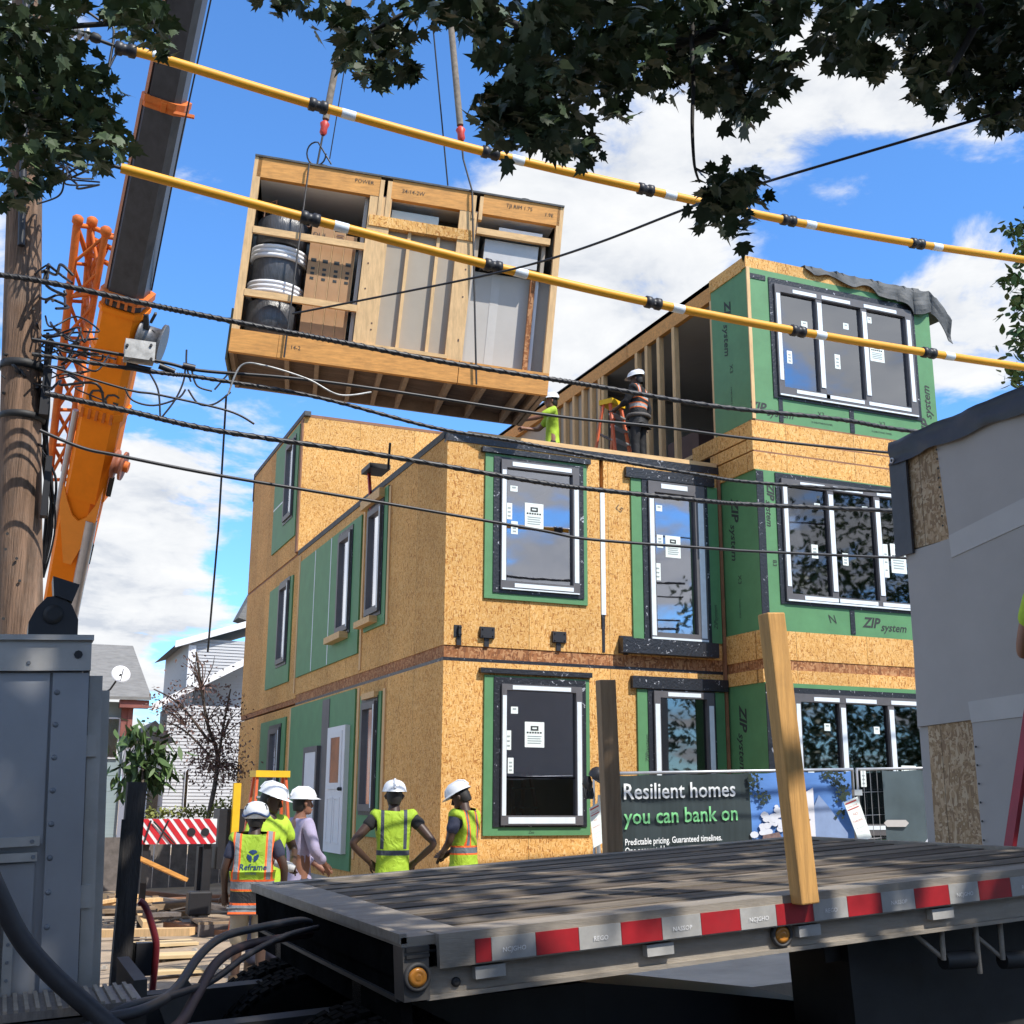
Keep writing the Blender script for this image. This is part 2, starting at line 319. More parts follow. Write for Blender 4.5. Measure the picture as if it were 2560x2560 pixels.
# ------------------------------------------------------------------ the modular house
X0, XI, X1, YF, YB, YBAY = 5.15, 9.48, 12.9, 14.5, 28.9, 13.58
house = thing('modular_house', 'half-built three-storey modular house of strand board and green sheathing with taped windows', 'house', (X0, YF, .44))
fF = lambda u, v, d: (u, YF-d, v)          # street front, left half
fB = lambda u, v, d: (u, YBAY-d, v)        # projecting bay front
fL = lambda u, v, d: (X0-d, u, v)          # left side
fS = lambda u, v, d: (XI-d, u, v)          # left side of the bay
fR = lambda u, v, d: (u, 23.5-d, v)        # set-back rear third-storey front
def wall(fn, u0, u1, v0, v1, holes, name='wall', m='osb', th=.12):
    us = sorted({u0, u1}|{min(max(h[i], u0), u1) for h in holes for i in (0, 1)}); vs = sorted({v0, v1}|{min(max(h[i], v0), v1) for h in holes for i in (2, 3)})
    b = MB()
    for j in range(len(vs)-1):
        run = None
        for i in range(len(us)):
            solid = False
            if i < len(us)-1:
                cu, cv = (us[i]+us[i+1])/2, (vs[j]+vs[j+1])/2
                solid = not any(h[0] < cu < h[1] and h[2] < cv < h[3] for h in holes)
            if solid and run is None: run = us[i]
            if not solid and run is not None:
                b.box((run, vs[j], -th), (us[i], vs[j+1], 0), fn); run = None
    return b.build(name, m, house)
def ring(b, fn, o, i, d0, d1):
    (a0, a1, c0, c1), (e0, e1, g0, g1) = o, i
    for q in ((a0, a1, g1, c1), (a0, a1, c0, g0), (a0, e0, g0, g1), (e1, a1, g0, g1)):
        if q[1] > q[0] and q[3] > q[2]: b.box((q[0], q[2], d0), (q[1], q[3], d1), fn)
    return b
def plate(fn, q, d0, d1, name, m, parent=None):
    return MB().box((q[0], q[2], d0), (q[1], q[3], d1), fn).build(name, m, parent or house)
def label_sheet(fn, q, par, d):
    plate(fn, q, d, d+.003, 'label_sheet', 'paper', par)
    u0, u1, v0, v1 = q; w, h = u1-u0, v1-v0; b = MB()
    if w > .2:
        ring(b, fn, (u0+w*.3, u0+w*.7, v0+h*.66, v0+h*.84), (u0+w*.38, u0+w*.62, v0+h*.72, v0+h*.79), d+.003, d+.006)
        for k in range(6): b.box((u0+w*(.1+.135*k), v0+h*.55, d+.003), (u0+w*(.19+.135*k), v0+h*.61, d+.006), fn)
        b.build('printed_heading', 'ink', par); b = MB()
        for k in range(4): b.box((u0+w*.14, v0+h*(.42-.09*k), d+.003), (u0+w*(.86-.05*(k % 2)), v0+h*(.455-.09*k), d+.006), fn)
    else:
        for k in range(3 if h > w*1.4 else 1): b.box((u0+w*.25, v0+h*(.7-.24*k)-.01, d+.003), (u0+w*.75, v0+h*(.7-.24*k)+.01, d+.006), fn)
    b.build('printed_lines', 'inkg', par)
def window(fn, fr, panes, films=(), labels=(), tp=None, gl='glass', d=.0, depth=.07, lip=.045):
    """frame outline fr, pane rectangles, white film strips, paper labels, tape outline"""
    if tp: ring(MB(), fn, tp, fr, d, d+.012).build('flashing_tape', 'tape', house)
    b = MB(); vs = (min(p[2] for p in panes), max(p[3] for p in panes)); ps = sorted(panes)
    ring(b, fn, fr, (ps[0][0], ps[-1][1], vs[0], vs[1]), d-depth, d+lip)
    for a, c in zip(ps, ps[1:]): b.box((a[1], vs[0], d-depth), (c[0], vs[1], d+lip-.006), fn)
    w = b.build('window', 'frame', house)
    for p in panes: plate(fn, p, d-.02, d-.012, 'pane', gl, w)
    for q in films: plate(fn, q, d+lip, d+lip+.006, 'film_strip', 'film', w)
    for q in labels: label_sheet(fn, q, w, d-.012)
    return w
M['room'] = mat('unlit room wall', (.50, .43, .40), .85, var=.1)
# --- street front, left half
W1, L1 = (5.92, 7.10, 4.44, 6.25), (5.95, 7.12, 1.38, 3.18); W2, L2 = (8.21, 9.15, 3.90, 6.2), (8.23, 9.2, 1.30, 3.18)
wall(fF, X0, XI, .44, 3.455, [L1, L2]); wall(fF, X0, XI, 3.66, 6.44, [W1, W2, (7.455, 7.52, 4.0, 6.44)])
plate(fF, (X0+.01, XI, 3.5, 3.66), -.12, -.012, 'rim_band', 'osbd')
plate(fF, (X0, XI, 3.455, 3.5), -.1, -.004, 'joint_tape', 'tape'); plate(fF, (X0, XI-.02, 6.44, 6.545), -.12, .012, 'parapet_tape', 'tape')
plate(fF, (X0+.3, XI-.05, 6.545, 6.61), -.12, 0, 'parapet_board', 'studx')
plate(fF, (7.45, 7.525, 3.9, 6.44), -.14, -.1, 'seam_gap', 'brown'); plate(fF, (7.462, 7.53, 4.2, 5.98), -.1, .012, 'seam_wrap', 'film')
plate(fF, (7.47, 7.51, 3.68, 4.2), 0, .01, 'seam_tape', 'tape')
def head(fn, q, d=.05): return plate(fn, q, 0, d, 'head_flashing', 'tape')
ring(MB(), fF, (5.70, 7.24, 4.31, 6.325), W1, 0, .03).build('sheathing_panel', 'green', house); head(fF, (5.64, 7.29, 6.33, 6.40), .07)
window(fF, W1, [(6.0, 7.0, 4.56, 6.14)], [(6.08, 6.98, 6.165, 6.225), (5.93, 5.99, 4.56, 6.1), (7.02, 7.085, 4.6, 5.98), (6.12, 7.0, 4.475, 4.53), (5.94, 7.09, 4.442, 4.458)],
       [(6.29, 6.57, 5.33, 5.68), (6.07, 6.18, 5.82, 5.90), (6.015, 6.10, 5.42, 5.65), (6.085, 6.185, 5.22, 5.40)], (5.82, 7.18, 4.39, 6.29), d=.032)
ring(MB(), fF, (5.72, 7.25, 1.25, 3.29), L1, 0, .03).build('sheathing_panel', 'green', house); head(fF, (5.65, 7.28, 3.315, 3.38), .07)
lw = window(fF, L1, [(6.02, 7.03, 1.5, 3.1)], [(6.1, 6.95, 3.11, 3.165), (5.96, 6.015, 1.5, 3.03), (7.04, 7.105, 1.5, 2.98), (6.05, 7.0, 1.40, 1.48)],
       [(6.3, 6.58, 2.37, 2.70), (6.1, 6.2, 2.80, 2.89), (6.03, 6.105, 2.33, 2.58), (6.06, 6.14, 2.03, 2.23)], (5.85, 7.19, 1.355, 3.27), d=.032)
plate(fF, (6.02, 7.03, 1.97, 1.995), .0, .02, 'meeting_rail', 'frame', lw)
text('Zea', .05, 'ink', fF(6.35, 1.275, .031), (1, 0, 0), (0, 0, 1), parent=house, shear=.3)
for q in ((7.95, 8.21, 3.9, 6.22), (9.15, 9.40, 3.9, 6.22)): plate(fF, q, 0, .03, 'sheathing_panel', 'green')
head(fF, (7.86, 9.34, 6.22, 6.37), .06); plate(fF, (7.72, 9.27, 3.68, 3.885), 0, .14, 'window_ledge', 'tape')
window(fF, W2, [(8.31, 8.98, 4.0, 6.04)], [(8.222, 8.292, 3.95, 6.0), (9.03, 9.12, 3.95, 5.94), (8.42, 8.86, 6.1, 6.17), (8.22, 9.14, 3.902, 3.93)],
       [(8.5, 8.75, 5.1, 5.42), (8.36, 8.46, 5.77, 5.86), (8.36, 8.46, 5.23, 5.42), (8.32, 8.41, 4.75, 5.0)], (8.12, 9.22, 3.9, 6.22), d=.032)
for q in ((7.99, 8.23, .9, 3.2), (9.2, 9.40, .9, 3.2)): plate(fF, q, 0, .03, 'sheathing_panel', 'green')
head(fF, (7.9, 9.45, 3.21, 3.375), .07)
window(fF, L2, [(8.33, 9.08, 1.42, 3.09)], [(8.45, 8.98, 3.11, 3.165), (8.243, 8.315, 1.42, 3.0), (9.11, 9.185, 1.42, 3.0)], [], (8.15, 9.24, 1.3, 3.2), d=.032, gl='glassd')
for n_, s_, x_, z_ in (('ZIPsystem', .085, 9.27, 4.1), ('ZIPsystem', .09, 8.1, 2.2)):
    text(n_, s_, 'ink', fF(x_+.06, z_, .031), (0, 0, 1), (-1, 0, 0), parent=house, shear=.25)
for x, w in ((5.36, .04), (5.75, .20), (6.8, .20), (7.83, .20)):
    bm = MB().box((x-w/2 if w > .05 else x-.07, 3.77, .0), (x+w/2+.01, 3.925, .012), fF).box((x-w/2, 3.775, .012), (x+w/2, 3.915, .05), fF).box((x-.035, 3.66, .004), (x+.03, 3.775, .02), fF)
    for sx in (-1, 1):
        for z in (3.80, 3.89): bm.lathe([(.009, 0), (.009, .012), (.004, .016)], fF(x+sx*w*.36, z, .05), (0, -1, 0), 8)
    bm.build('wall_bracket', 'black', house)
plate(fF, (9.41, 9.455, .9, 6.35), .0, .045, 'corner_trim', 'brown')
text('L5', .12, 'ink', fF(7.70, 5.75, .001), (.8, 0, -.6), (.6, 0, .8), parent=house, name='pencil_mark')
# --- left side
wl_holes = [(17.37, 18.12, 4.51, 6.22), (17.36, 18.09, 1.52, 3.14), (19.15, 19.95, 4.45, 6.16), (24.0, 24.85, 4.41, 6.09), (24.13, 25.16, .95, 3.09)]
wall(fL, YF+.12, YB, .44, 3.455, wl_holes); wall(fL, YF+.12, 23.05, 3.66, 6.5, wl_holes); wall(fL, 23.05, YB, 3.6, 6.5, wl_holes)
wall(fL, 23.62, YB, 6.56, 9.5, [(24.1, 24.9, 7.5, 9.2)])
plate(fL, (YF+.12, YB, 3.5, 3.66), -.12, -.012, 'rim_band', 'osbd'); plate(fL, (YF+.12, 23.05, 3.455, 3.5), -.1, -.004, 'joint_tape', 'tape')
plate(fL, (23.05, YB, 6.50, 6.56), -.12, -.02, 'joint_gap', 'brown'); plate(fL, (YF+.11, 23.4, 6.502, 6.60), -.12, .014, 'parapet_tape', 'blackt')
plate(fL, (23.4, YB, 9.5, 9.6), -.12, .02, 'roof_edge_tape', 'blackt'); plate(fL, (YB-.06, YB+.02, 8.9, 9.5), -.02, .02, 'roof_edge_tape', 'blackt')
M['glassl'] = glass('milky window glass', (.5, .52, .54), .42, .12)
def lwin(fr, inset=.09, **k):
    u0, u1, v0, v1 = fr
    return window(fL, fr, [(u0+inset, u1-inset, v0+.1, v1-.1)], [(u0+.01, u0+.05, v0+.05, v1-.05)], [], (u0-.07, u1+.07, v0-.06, v1+.08), d=.032, gl='glassl', **k)
def gpanel(q, hole): ring(MB(), fL, q, hole, 0, .03).build('sheathing_panel', 'green', house)
gpanel((17.12, 18.27, 4.28, 6.45), wl_holes[0]); lwin(wl_holes[0]); plate(fL, (17.5, 18.4, 4.35, 4.45), .03, .16, 'window_ledge', 'studx'); plate(fL, (17.3, 18.4, 6.3, 6.45), .03, .12, 'head_board', 'studx')
gpanel((17.15, 18.29, 1.15, 3.27), wl_holes[1]); lwin(wl_holes[1]); plate(fL, (17.3, 18.0, 3.19, 3.28), .03, .1, 'head_board', 'studx')
gpanel((18.6, 23.03, 3.99, 6.3), wl_holes[2]); lwin(wl_holes[2]); plate(fL, (19.2, 20.26, 4.31, 4.42), .03, .18, 'window_ledge', 'studx')
for u in (20.55, 21.75): plate(fL, (u, u+.04, 4.0, 6.29), .03, .034, 'seam_line', 'film')
gpanel((23.7, 26.0, 3.98, 6.15), wl_holes[3]); lwin(wl_holes[3]); gpanel((23.77, 26.1, 7.0, 9.42), (24.1, 24.9, 7.5, 9.2)); lwin((24.1, 24.9, 7.5, 9.2)); gpanel((23.7, 26.2, .8, 3.28), wl_holes[4]); lwin(wl_holes[4], .2)
plate(fL, (24.9, 26.1, 8.0, 8.03), .03, .034, 'seam_line', 'film')
for u in (18.42, 23.12): plate(fL, (u, u+.09, 3.7, 6.45), 0, .02, 'panel_edge_trim', 'stud')
for u in (18.4, 23.3): plate(fL, (u, u+.11, .8, 3.42), 0, .02, 'panel_edge_trim', 'stud')
plate(fL, (16.98, 17.1, .8, 3.3), 0, .02, 'panel_edge_trim', 'stud'); plate(fL, (17.0, 17.1, 4.25, 6.42), 0, .02, 'panel_edge_trim', 'stud'); plate(fL, (23.5, 23.66, 6.6, 9.45), 0, .03, 'panel_edge_trim', 'brown')
plate(fL, (18.6, 23.25, .6, 3.42), 0, .03, 'sheathing_panel', 'green')
plate(fL, (20.2, 20.7, .62, 3.38), .03, .04, 'flashing_tape', 'frame')
d1 = plate(fL, (18.83, 19.97, .85, 2.86), .03, .11, 'door', 'white')
ring(MB(), fL, (18.98, 19.80, 1.85, 2.78), (19.1, 19.68, 1.95, 2.68), .11, .125).build('glazing_bead', 'white', d1)
M['panerefl'] = mat('orange brown painted pane reflection', (.32, .09, .02), .3, var=.5, scale=3); plate(fL, (19.1, 19.68, 1.95, 2.68), .11, .115, 'pane', 'panerefl', d1)  # the door pane's orange brown colour stands in for a reflection
for u in (19.0, 19.45): ring(MB(), fL, (u, u+.36, 1.0, 1.72), (u+.03, u+.33, 1.03, 1.69), .11, .12).build('door_panel_bead', 'white', d1)
MB().lathe([(.03, 0), (.03, .05), (.02, .07)], fL(18.93, 1.85, .11), (-1, 0, 0), 10).build('handle', 'black', d1)
d2 = plate(fL, (20.83, 21.65, .6, 2.5), .03, .09, 'door', 'white'); ring(MB(), fL, (20.72, 21.75, .6, 2.6), (20.83, 21.65, .6, 2.5), .03, .1).build('door_frame', 'frame', d2)
# --- set-back rear third-storey front, roofs, floors
wall(fR, X0, XI, 6.62, 9.5, []); plate(fR, (X0, XI, 9.5, 9.56), -.12, .004, 'roof_edge_tape', 'brown')
MB().box((X0+.1, 23.6, 9.45), (XI, YB-.05, 9.56)).box((X0+.1, YF+.1, 6.38), (XI+.05, 23.4, 6.44)).build('roof', 'blackt', house)
MB().box((X0+.1, YF+.12, .45), (X1-.1, YB, .6)).box((X0+.1, YF+.12, 3.47), (X1-.1, YB, 3.6)).box((XI+.12, YBAY+.13, .45), (X1-.1, YF+.119, .6)).box((XI+.12, YBAY+.13, 3.47), (X1-.1, YF+.119, 3.6)).box((XI+.02, YBAY+.13, 6.78), (X1-.1, 24, 6.9)).build('floor', 'dark', house)
MB().box((X0+.15, 18.3, .6), (X1-.1, 18.4, 3.46)).box((X0+.15, 18.3, 3.6), (X1-.1, 18.4, 6.37)).box((7.42, YF+.13, .6), (7.54, 18.3, 3.46)).box((7.42, YF+.13, 3.6), (7.54, 18.3, 6.37)).box((XI+.1, YF+.2, .6), (XI+.2, 18.3, 3.46)).box((XI+.1, YF+.2, 3.6), (XI+.2, 18.3, 6.37)).build('partition', 'room', house)
MB().box((6.62, 18.2, .6), (6.75, 18.3, 2.9)).box((8.3, 16.9, .6), (8.45, 17.0, 3.3)).box((8.62, 16.9, 3.6), (8.75, 17.0, 6.3)).build('interior_trim', 'darkw', house)
MB().box((X0+.1, YB-.1, .44), (X1, YB, 6.5)).box((X0+.1, YB-.1, 6.5), (XI, YB, 9.5)).box((X1-.1, YBAY+.1, .44), (X1, YB, 6.5)).build('wall', 'osb', house)
MB().box((X0-.02, YF-.0, .1), (XI, YF+.25, .44)).box((X0-.02, YF+.25, -.1), (X0+.25, YB, .44)).box((XI, YBAY, .1), (X1, YBAY+.25, .44)).build('foundation', 'conc', house)
# --- bay
MW, TW, BW = (9.88, 12.5, 4.42, 6.2), (9.93, 12.5, 7.46, 9.22), (9.92, 12.5, 1.25, 3.14)
wall(fB, XI, X1, .44, 3.28, [BW], m='green', name='sheathing_panel'); wall(fB, XI, X1, 4.0, 6.3, [MW], m='green', name='sheathing_panel'); wall(fB, XI, X1, 7.05, 9.42, [TW], m='green', name='sheathing_panel')
wall(fB, XI-.02, X1, 3.28, 3.46, []); plate(fB, (XI, X1, 3.46, 3.6), -.12, -.01, 'rim_band', 'osbd'); wall(fB, XI-.02, X1, 3.6, 4.0, [], th=.14); wall(fB, XI-.03, X1, 6.3, 6.56, [], th=.15)
plate(fB, (XI-.01, X1, 6.56, 6.585), -.12, .0, 'rim_band', 'brown'); wall(fB, XI-.03, X1, 6.585, 6.76, [], th=.15); plate(fB, (XI-.01, X1, 6.76, 6.78), -.12, 0, 'joint_gap', 'brown'); wall(fB, XI-.03, X1, 6.78, 7.03, [], th=.16)
plate(fB, (XI-.01, X1, 7.03, 7.05), -.12, .0, 'rim_band', 'brown'); wall(fB, XI-.02, X1, 9.42, 9.6, [])
def tri(fr, z0, z1, ms, films, labels, tp, gl):
    ps = [(fr[0]+.1, ms[0][0], z0, z1), (ms[0][1], ms[1][0], z0, z1), (ms[1][1], fr[1]-.13, z0, z1)]
    return window(fB, fr, ps, films, labels, tp, gl, d=.004)
def strips(fr, ms, z0, z1):
    o = [(fr[0]+.02, fr[0]+.085, z0+.1, z1-.03)]+[(m[0]+.015, m[1]-.015, z0+.08, z1-.06) for m in ms]+[(fr[1]-.11, fr[1]-.04, z0+.1, z1-.05)]
    for k, (a, c) in enumerate(((fr[0]+.32, fr[0]+.75), (ms[0][1]-.0, ms[1][0]-.2), (ms[1][1]-.05, fr[1]-.3))):
        o += [(a, c, z1+.015, z1+.07), (a-.02, c+.15, z0-.075, z0-.02)]
    return o
m3 = ((10.67, 10.78), (11.51, 11.62))
tri(TW, 7.60, 9.1, m3, strips(TW, m3, 7.6, 9.1)+[(9.94, 12.49, 7.462, 7.485)], [(11.68, 11.95, 8.28, 8.6), (10.42, 10.53, 8.62, 8.72), (11.2, 11.3, 8.72, 8.82), (10.13, 10.22, 8.0, 8.2), (11.0, 11.1, 8.05, 8.28), (11.67, 11.75, 8.9, 9.0)], (9.85, 12.58, 7.42, 9.32), 'glass')
tri(MW, 4.53, 6.1, m3, strips(MW, m3, 4.53, 6.1)+[(9.9, 12.49, 4.422, 4.445)], [(11.8, 12.08, 4.98, 5.42), (10.47, 10.57, 5.82, 5.9), (11.33, 11.43, 5.88, 5.94), (10.38, 10.49, 5.08, 5.28), (10.92, 11.02, 5.02, 5.2), (11.66, 11.75, 4.9, 5.4)], (9.80, 12.58, 4.38, 6.28), 'glassd')
tri(BW, 1.4, 3.03, m3, strips(BW, m3, 1.4, 3.03), [(11.72, 11.98, 1.75, 2.2), (10.43, 10.53, 2.65, 2.75), (11.28, 11.38, 2.63, 2.73), (10.12, 10.22, 1.9, 2.12), (11.0, 11.09, 1.9, 2.12), (12.02, 12.1, 1.8, 2.0), (12.1, 12.2, 2.68, 2.78)], (9.84, 12.58, 1.2, 3.22), 'glassd')
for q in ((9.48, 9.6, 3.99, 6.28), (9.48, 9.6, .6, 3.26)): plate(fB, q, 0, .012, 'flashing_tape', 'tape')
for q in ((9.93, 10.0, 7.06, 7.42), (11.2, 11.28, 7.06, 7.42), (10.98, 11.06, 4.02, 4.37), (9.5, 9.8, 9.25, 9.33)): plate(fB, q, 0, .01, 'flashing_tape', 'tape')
plate(fB, (XI-.02, XI+.035, 7.052, 9.418), .001, .02, 'corner_trim', 'stud')
def ztxt(fn, u, v, s, ud, vd, d=.002, body='ZIP', tail='system'):
    o = Vector(fn(u, v, d)); a = Vector(fn(ud[0], ud[1], 0))-Vector(fn(0, 0, 0)); c = Vector(fn(vd[0], vd[1], 0))-Vector(fn(0, 0, 0))
    text(body, s*1.2, 'ink', o, a, c, parent=house, shear=.3, bold=.03); text(tail, s*.98, 'ink', o+a*s*1.85-c*s*.22, a, c, parent=house, shear=.3, bold=.012)
ztxt(fB, 11.2, 4.14, .17, (1, 0), (0, 1)); ztxt(fB, 9.66, 6.12, .14, (0, -1), (1, 0)); ztxt(fB, 12.74, 7.1, .2, (0, 1), (-1, 0)); ztxt(fB, 9.40, 7.17, .17, (1, 0), (0, 1)); 
text('N', .17, 'ink', fB(10.62, 4.16, .002), (1, 0, 0), (0, 0, 1), parent=house, shear=-.3)
for u in (10.62, 11.75): text('X3', .1, 'ink', fB(u, 7.24, .002), (1, 0, 0), (0, 0, 1), parent=house)
for u, v in ((10.5, 7.12), (11.6, 7.12)): text('R-SHEATHING PANEL', .04, 'ink', fB(u, v, .002), (1, 0, 0), (0, 0, 1), parent=house)
text('83', .1, 'ink', fB(9.7, 5.0, .002), (0, 0, -1), (1, 0, 0), parent=house)
for z0, z1 in ((.44, 3.28), (4.0, 6.3), (7.05, 9.4)):
    plate(fS, (YBAY+.121, 14.498 if z0 < 6 else 14.57, z0, z1), -.1, 0, 'sheathing_panel', 'green')
ztxt(fS, 14.2, 9.1, .19, (0, -1), (-1, 0)); ztxt(fS, 14.22, 6.0, .2, (0, -1), (-1, 0)); ztxt(fS, 14.22, 3.0, .2, (0, -1), (-1, 0))
for z in (8.05, 4.85): text('X3', .12, 'ink', fS(14.12, z, .002), (0, 0, -1), (0, -1, 0), parent=house); text('PANEL 2440 R', .045, 'ink', fS(14.12, z-.35, .002), (0, 0, -1), (0, -1, 0), parent=house)
for y1_, za_, zb_, d_ in ((14.498, 3.28, 3.46, .02), (14.498, 3.6, 4.0, .02), (14.498, 6.3, 6.56, .03), (14.7, 6.585, 6.76, .03), (15.2, 6.785, 7.03, .03)): plate(fS, (YBAY+.161, y1_, za_, zb_), -.1, d_, 'wall', 'osb')
plate(fS, (YBAY+.121, 14.498, 3.46, 3.6), -.1, 0, 'rim_band', 'osbd')
# --- open side of the third-storey bay room
MB().box((13.701, 9.4, -.1), (14.58, 9.6, .018), fS).build('wall', 'osb', house)
MB().box((14.58, 9.28, -.09), (17.3, 9.6, .0), fS).box((17.32, 9.28, -.09), (24, 9.58, .0), fS).build('beam', 'lvl', house)
MB().box((14.57, 7.04, -.08), (14.62, 9.28, .0), fS).build('stud', 'stud', house)
for u in (15.75, 16.24, 16.65, 17.0, 18.28, 18.42, 18.75, 19.1, 19.5, 19.9, 20.3): MB().box((u-.045, 6.9, -.09), (u+.045, 9.28, -.004), fS).build('stud', 'stud', house)
MB().box((18.3, 6.9, -.11), (24, 9.28, -.095), fS).build('sheathing_back', 'tan', house)
MB().box((14.6, 6.9, -.07), (20.4, 6.96, -.005), fS).build('sole_plate', 'studx', house)
MB().box((XI+.1, YBAY+.13, 9.3), (X1-.1, 24, 9.36)).box((12.72, YBAY+.13, 6.9), (12.79, 24, 9.3)).box((XI+.1, 19.2, 6.9), (X1-.1, 19.3, 9.3)).build('room_lining', 'dry', house)
MB().box((XI+.0, YBAY+.13, 9.52), (X1, 24, 9.6)).build('roof', 'blackt', house)
MB().box((X1-.1, YBAY+.13, 6.78), (X1, 24, 9.52)).build('wall', 'green', house)
MB().box((10.2, 16.2, 6.9), (11.6, 17.2, 7.75)).build('kitchen_base_unit', 'darkw', house)
# tarpaulin over the bay roof edge
b = MB(); vs = []; fs = []; nx, ny = 110, 22
for j in range(ny+1):
    for i in range(nx+1):
        s, t = i/nx, j/ny
        x = 10.52+2.78*s; over = .06+.40*s+.07*math.sin(11*s)*s+.05*math.sin(27*s); back = 1.2
        L_ = t*(over+back) if j < ny else over+back
        fold = abs(math.sin(x*8.5+.6*math.sin(x*3)))**.6
        if L_ < back: y = YBAY+back-L_; z = 9.625+.012*fold
        else: q = L_-back; y = YBAY-.025-.075*fold*min(1, q*3)-.03*noise.noise(Vector((x*5, q*6, 2))); z = 9.63-q
        if x > X1+.02: z -= (x-X1)*(.75+.25*t); y += .04*math.sin(L_*9)
        vs.append((x, y, z))
for j in range(ny):
    for i in range(nx): k = j*(nx+1)+i; fs.append((k, k+1, k+nx+2, k+nx+1))
b.add(vs, fs, False); tp = b.build('tarpaulin', 'blackt', loc=(11.6, YBAY, 9.6)); tag(tp, 'black tarpaulin draped over the roof edge above the top bay window', 'tarpaulin')
md = tp.modifiers.new('thick', 'SOLIDIFY'); md.thickness = .012
# clamp on the left parapet
c = thing('bar_clamp', 'red and black bar clamp fixed on the left parapet above the tall side window', 'clamp', (X0, 18, 6.6))
MB().bar((X0-.02, 18.05, 6.2), (X0-.05, 18.2, 6.95), .05, .03).build('bar', mat('red paint', (.45, .03, .02), .4), c); MB().box((X0-.15, 17.8, 6.9), (X0+.2, 18.3, 6.98)).build('jaw', 'black', c); MB().tube([(X0+.1, 17.6, 6.85), (X0, 17.2, 7.15)], .02).build('handle', 'black', c)
# things seen through the panes: a red ladder and a carton indoors
def stepladder(label, base, h, w, yaw, rail, tread, top, steps=5, lean=.28, group='step ladders', frame=None):
    t = thing('step_ladder', label, 'ladder', base, group); c, s = math.cos(yaw), math.sin(yaw); B0 = Vector(base)
    P = lambda x, y, z: B0+Vector((x*c-y*s, x*s+y*c, z))
    for sy in (-1, 1):
        b = MB()
        for sx in (-1, 1): b.bar(P(sx*w/2, sy*h*lean, 0), P(sx*w*.3, sy*.06, h), .06, .03)
        b.build('rails', rail, t)
    for k in range(steps):
        f = (k+.7)/(steps+.6); yy = -(h*lean+(.06-h*lean)*f); ww = w/2+(w*.3-w/2)*f
        MB().bar(P(-ww, yy, h*f), P(ww, yy, h*f), .09, .025).build('tread', tread, t)
    for k in (1, 3): f = k/5; yy = (h*lean+(.06-h*lean)*f); ww = w/2+(w*.3-w/2)*f; MB().bar(P(-ww, yy, h*f), P(ww, yy, h*f), .03, .03).build('rear_brace', tread, t)
    b = MB(); cs = [P(sx*w*.36, sy*.12, h-.02+dz) for dz in (0, .08) for sx, sy in ((-1, -1), (1, -1), (1, 1), (-1, 1))]; b.hexa(cs).build('top_cap', top, t)
    return t
M['red'] = mat('red fibreglass', (.52, .045, .03), .45, var=.2); M['orangel'] = mat('orange fibreglass', (.62, .11, .03), .45, var=.2); M['yel'] = mat('yellow plastic', (.80, .48, .02), .45, var=.15); M['alu'] = mat('aluminium', (.62, .63, .64), .35, .6, var=.12)
stepladder('red step ladder standing indoors behind the lower front window', (6.85, 16.0, .6), 1.5, .55, .2, 'red', 'alu', 'orangel')

# ------------------------------------------------------------------ module hanging from the crane
HO = Vector((2.193, 14.767, 7.364)); HR = Matrix(((.975, .214, .054), (-.209, .974, -.093), (-.073, .079, .994)))
HW, HH, HD = 4.27, 2.73, 1.94
hm = lambda x, y, z: HO+HR@Vector((x, y, z))
hv = lambda v: HO+HR@Vector(v)
mod = thing('hanging_module', 'timber-framed house module with an open front hanging tilted from the crane', 'house module', HO)
def hb(name, m, boxes, parent=None):
    b = MB()
    for a, c in boxes: b.box(a, c, hm)
    return b.build(name, m, parent or mod)
fl, rf = .31, 2.45                                   # floor beam top, roof beam underside
hb('floor_beam', 'lvl', [((0, 0, 0), (.62, .09, fl)), ((.625, -.002, 0), (3.02, .09, fl)), ((3.03, 0, 0), (HW, .09, fl))])
hb('roof_beam', 'lvl', [((.05, .0, rf), (1.70, .09, HH)), ((1.86, 0, rf), (2.98, .09, HH)), ((3.13, 0, rf), (HW-.05, .09, HH))])
M['joist'] = mat('weathered joist', (.34, .24, .165), .8, var=.2, scale=8)
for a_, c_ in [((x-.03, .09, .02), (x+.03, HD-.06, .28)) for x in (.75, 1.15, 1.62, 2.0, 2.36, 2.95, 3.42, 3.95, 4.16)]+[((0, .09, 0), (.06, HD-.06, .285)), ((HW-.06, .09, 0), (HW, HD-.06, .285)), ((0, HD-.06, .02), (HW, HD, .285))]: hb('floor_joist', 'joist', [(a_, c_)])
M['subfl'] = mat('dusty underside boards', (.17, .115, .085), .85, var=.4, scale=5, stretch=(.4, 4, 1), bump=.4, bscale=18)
b = MB(); ns = 40
for i in range(ns):
    for j in range(6):
        z = lambda u, v: .17+.03*noise.noise(Vector((u*3, v*5, 1)))
        xa, xb, ya, yb = .06+(HW-.12)*i/ns, .06+(HW-.12)*(i+1)/ns, .1+(HD-.18)*j/6, .1+(HD-.18)*(j+1)/6
        b.add([hm(xa, ya, z(xa, ya)), hm(xb, ya, z(xb, ya)), hm(xb, yb, z(xb, yb)), hm(xa, yb, z(xa, yb))], [(0, 1, 2, 3)], True)
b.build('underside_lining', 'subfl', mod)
hb('floor_deck', 'osbs', [((.0, .1, .285), (HW, HD, fl))])
hb('roof_deck', 'blackt', [((0, -.02, HH), (HW, HD, HH+.025))])
hb('ceiling', 'white', [((.1, .1, rf+.02), (HW-.1, HD, rf+.06))])
hb('rear_wall', 'dry', [((0, HD-.08, fl), (HW, HD, HH))])
hb('side_wall', 'dry', [((.0, .12, fl), (.03, HD-.08, HH))]); hb('side_wall', 'dry', [((HW-.03, .12, fl), (HW, HD-.08, HH))])
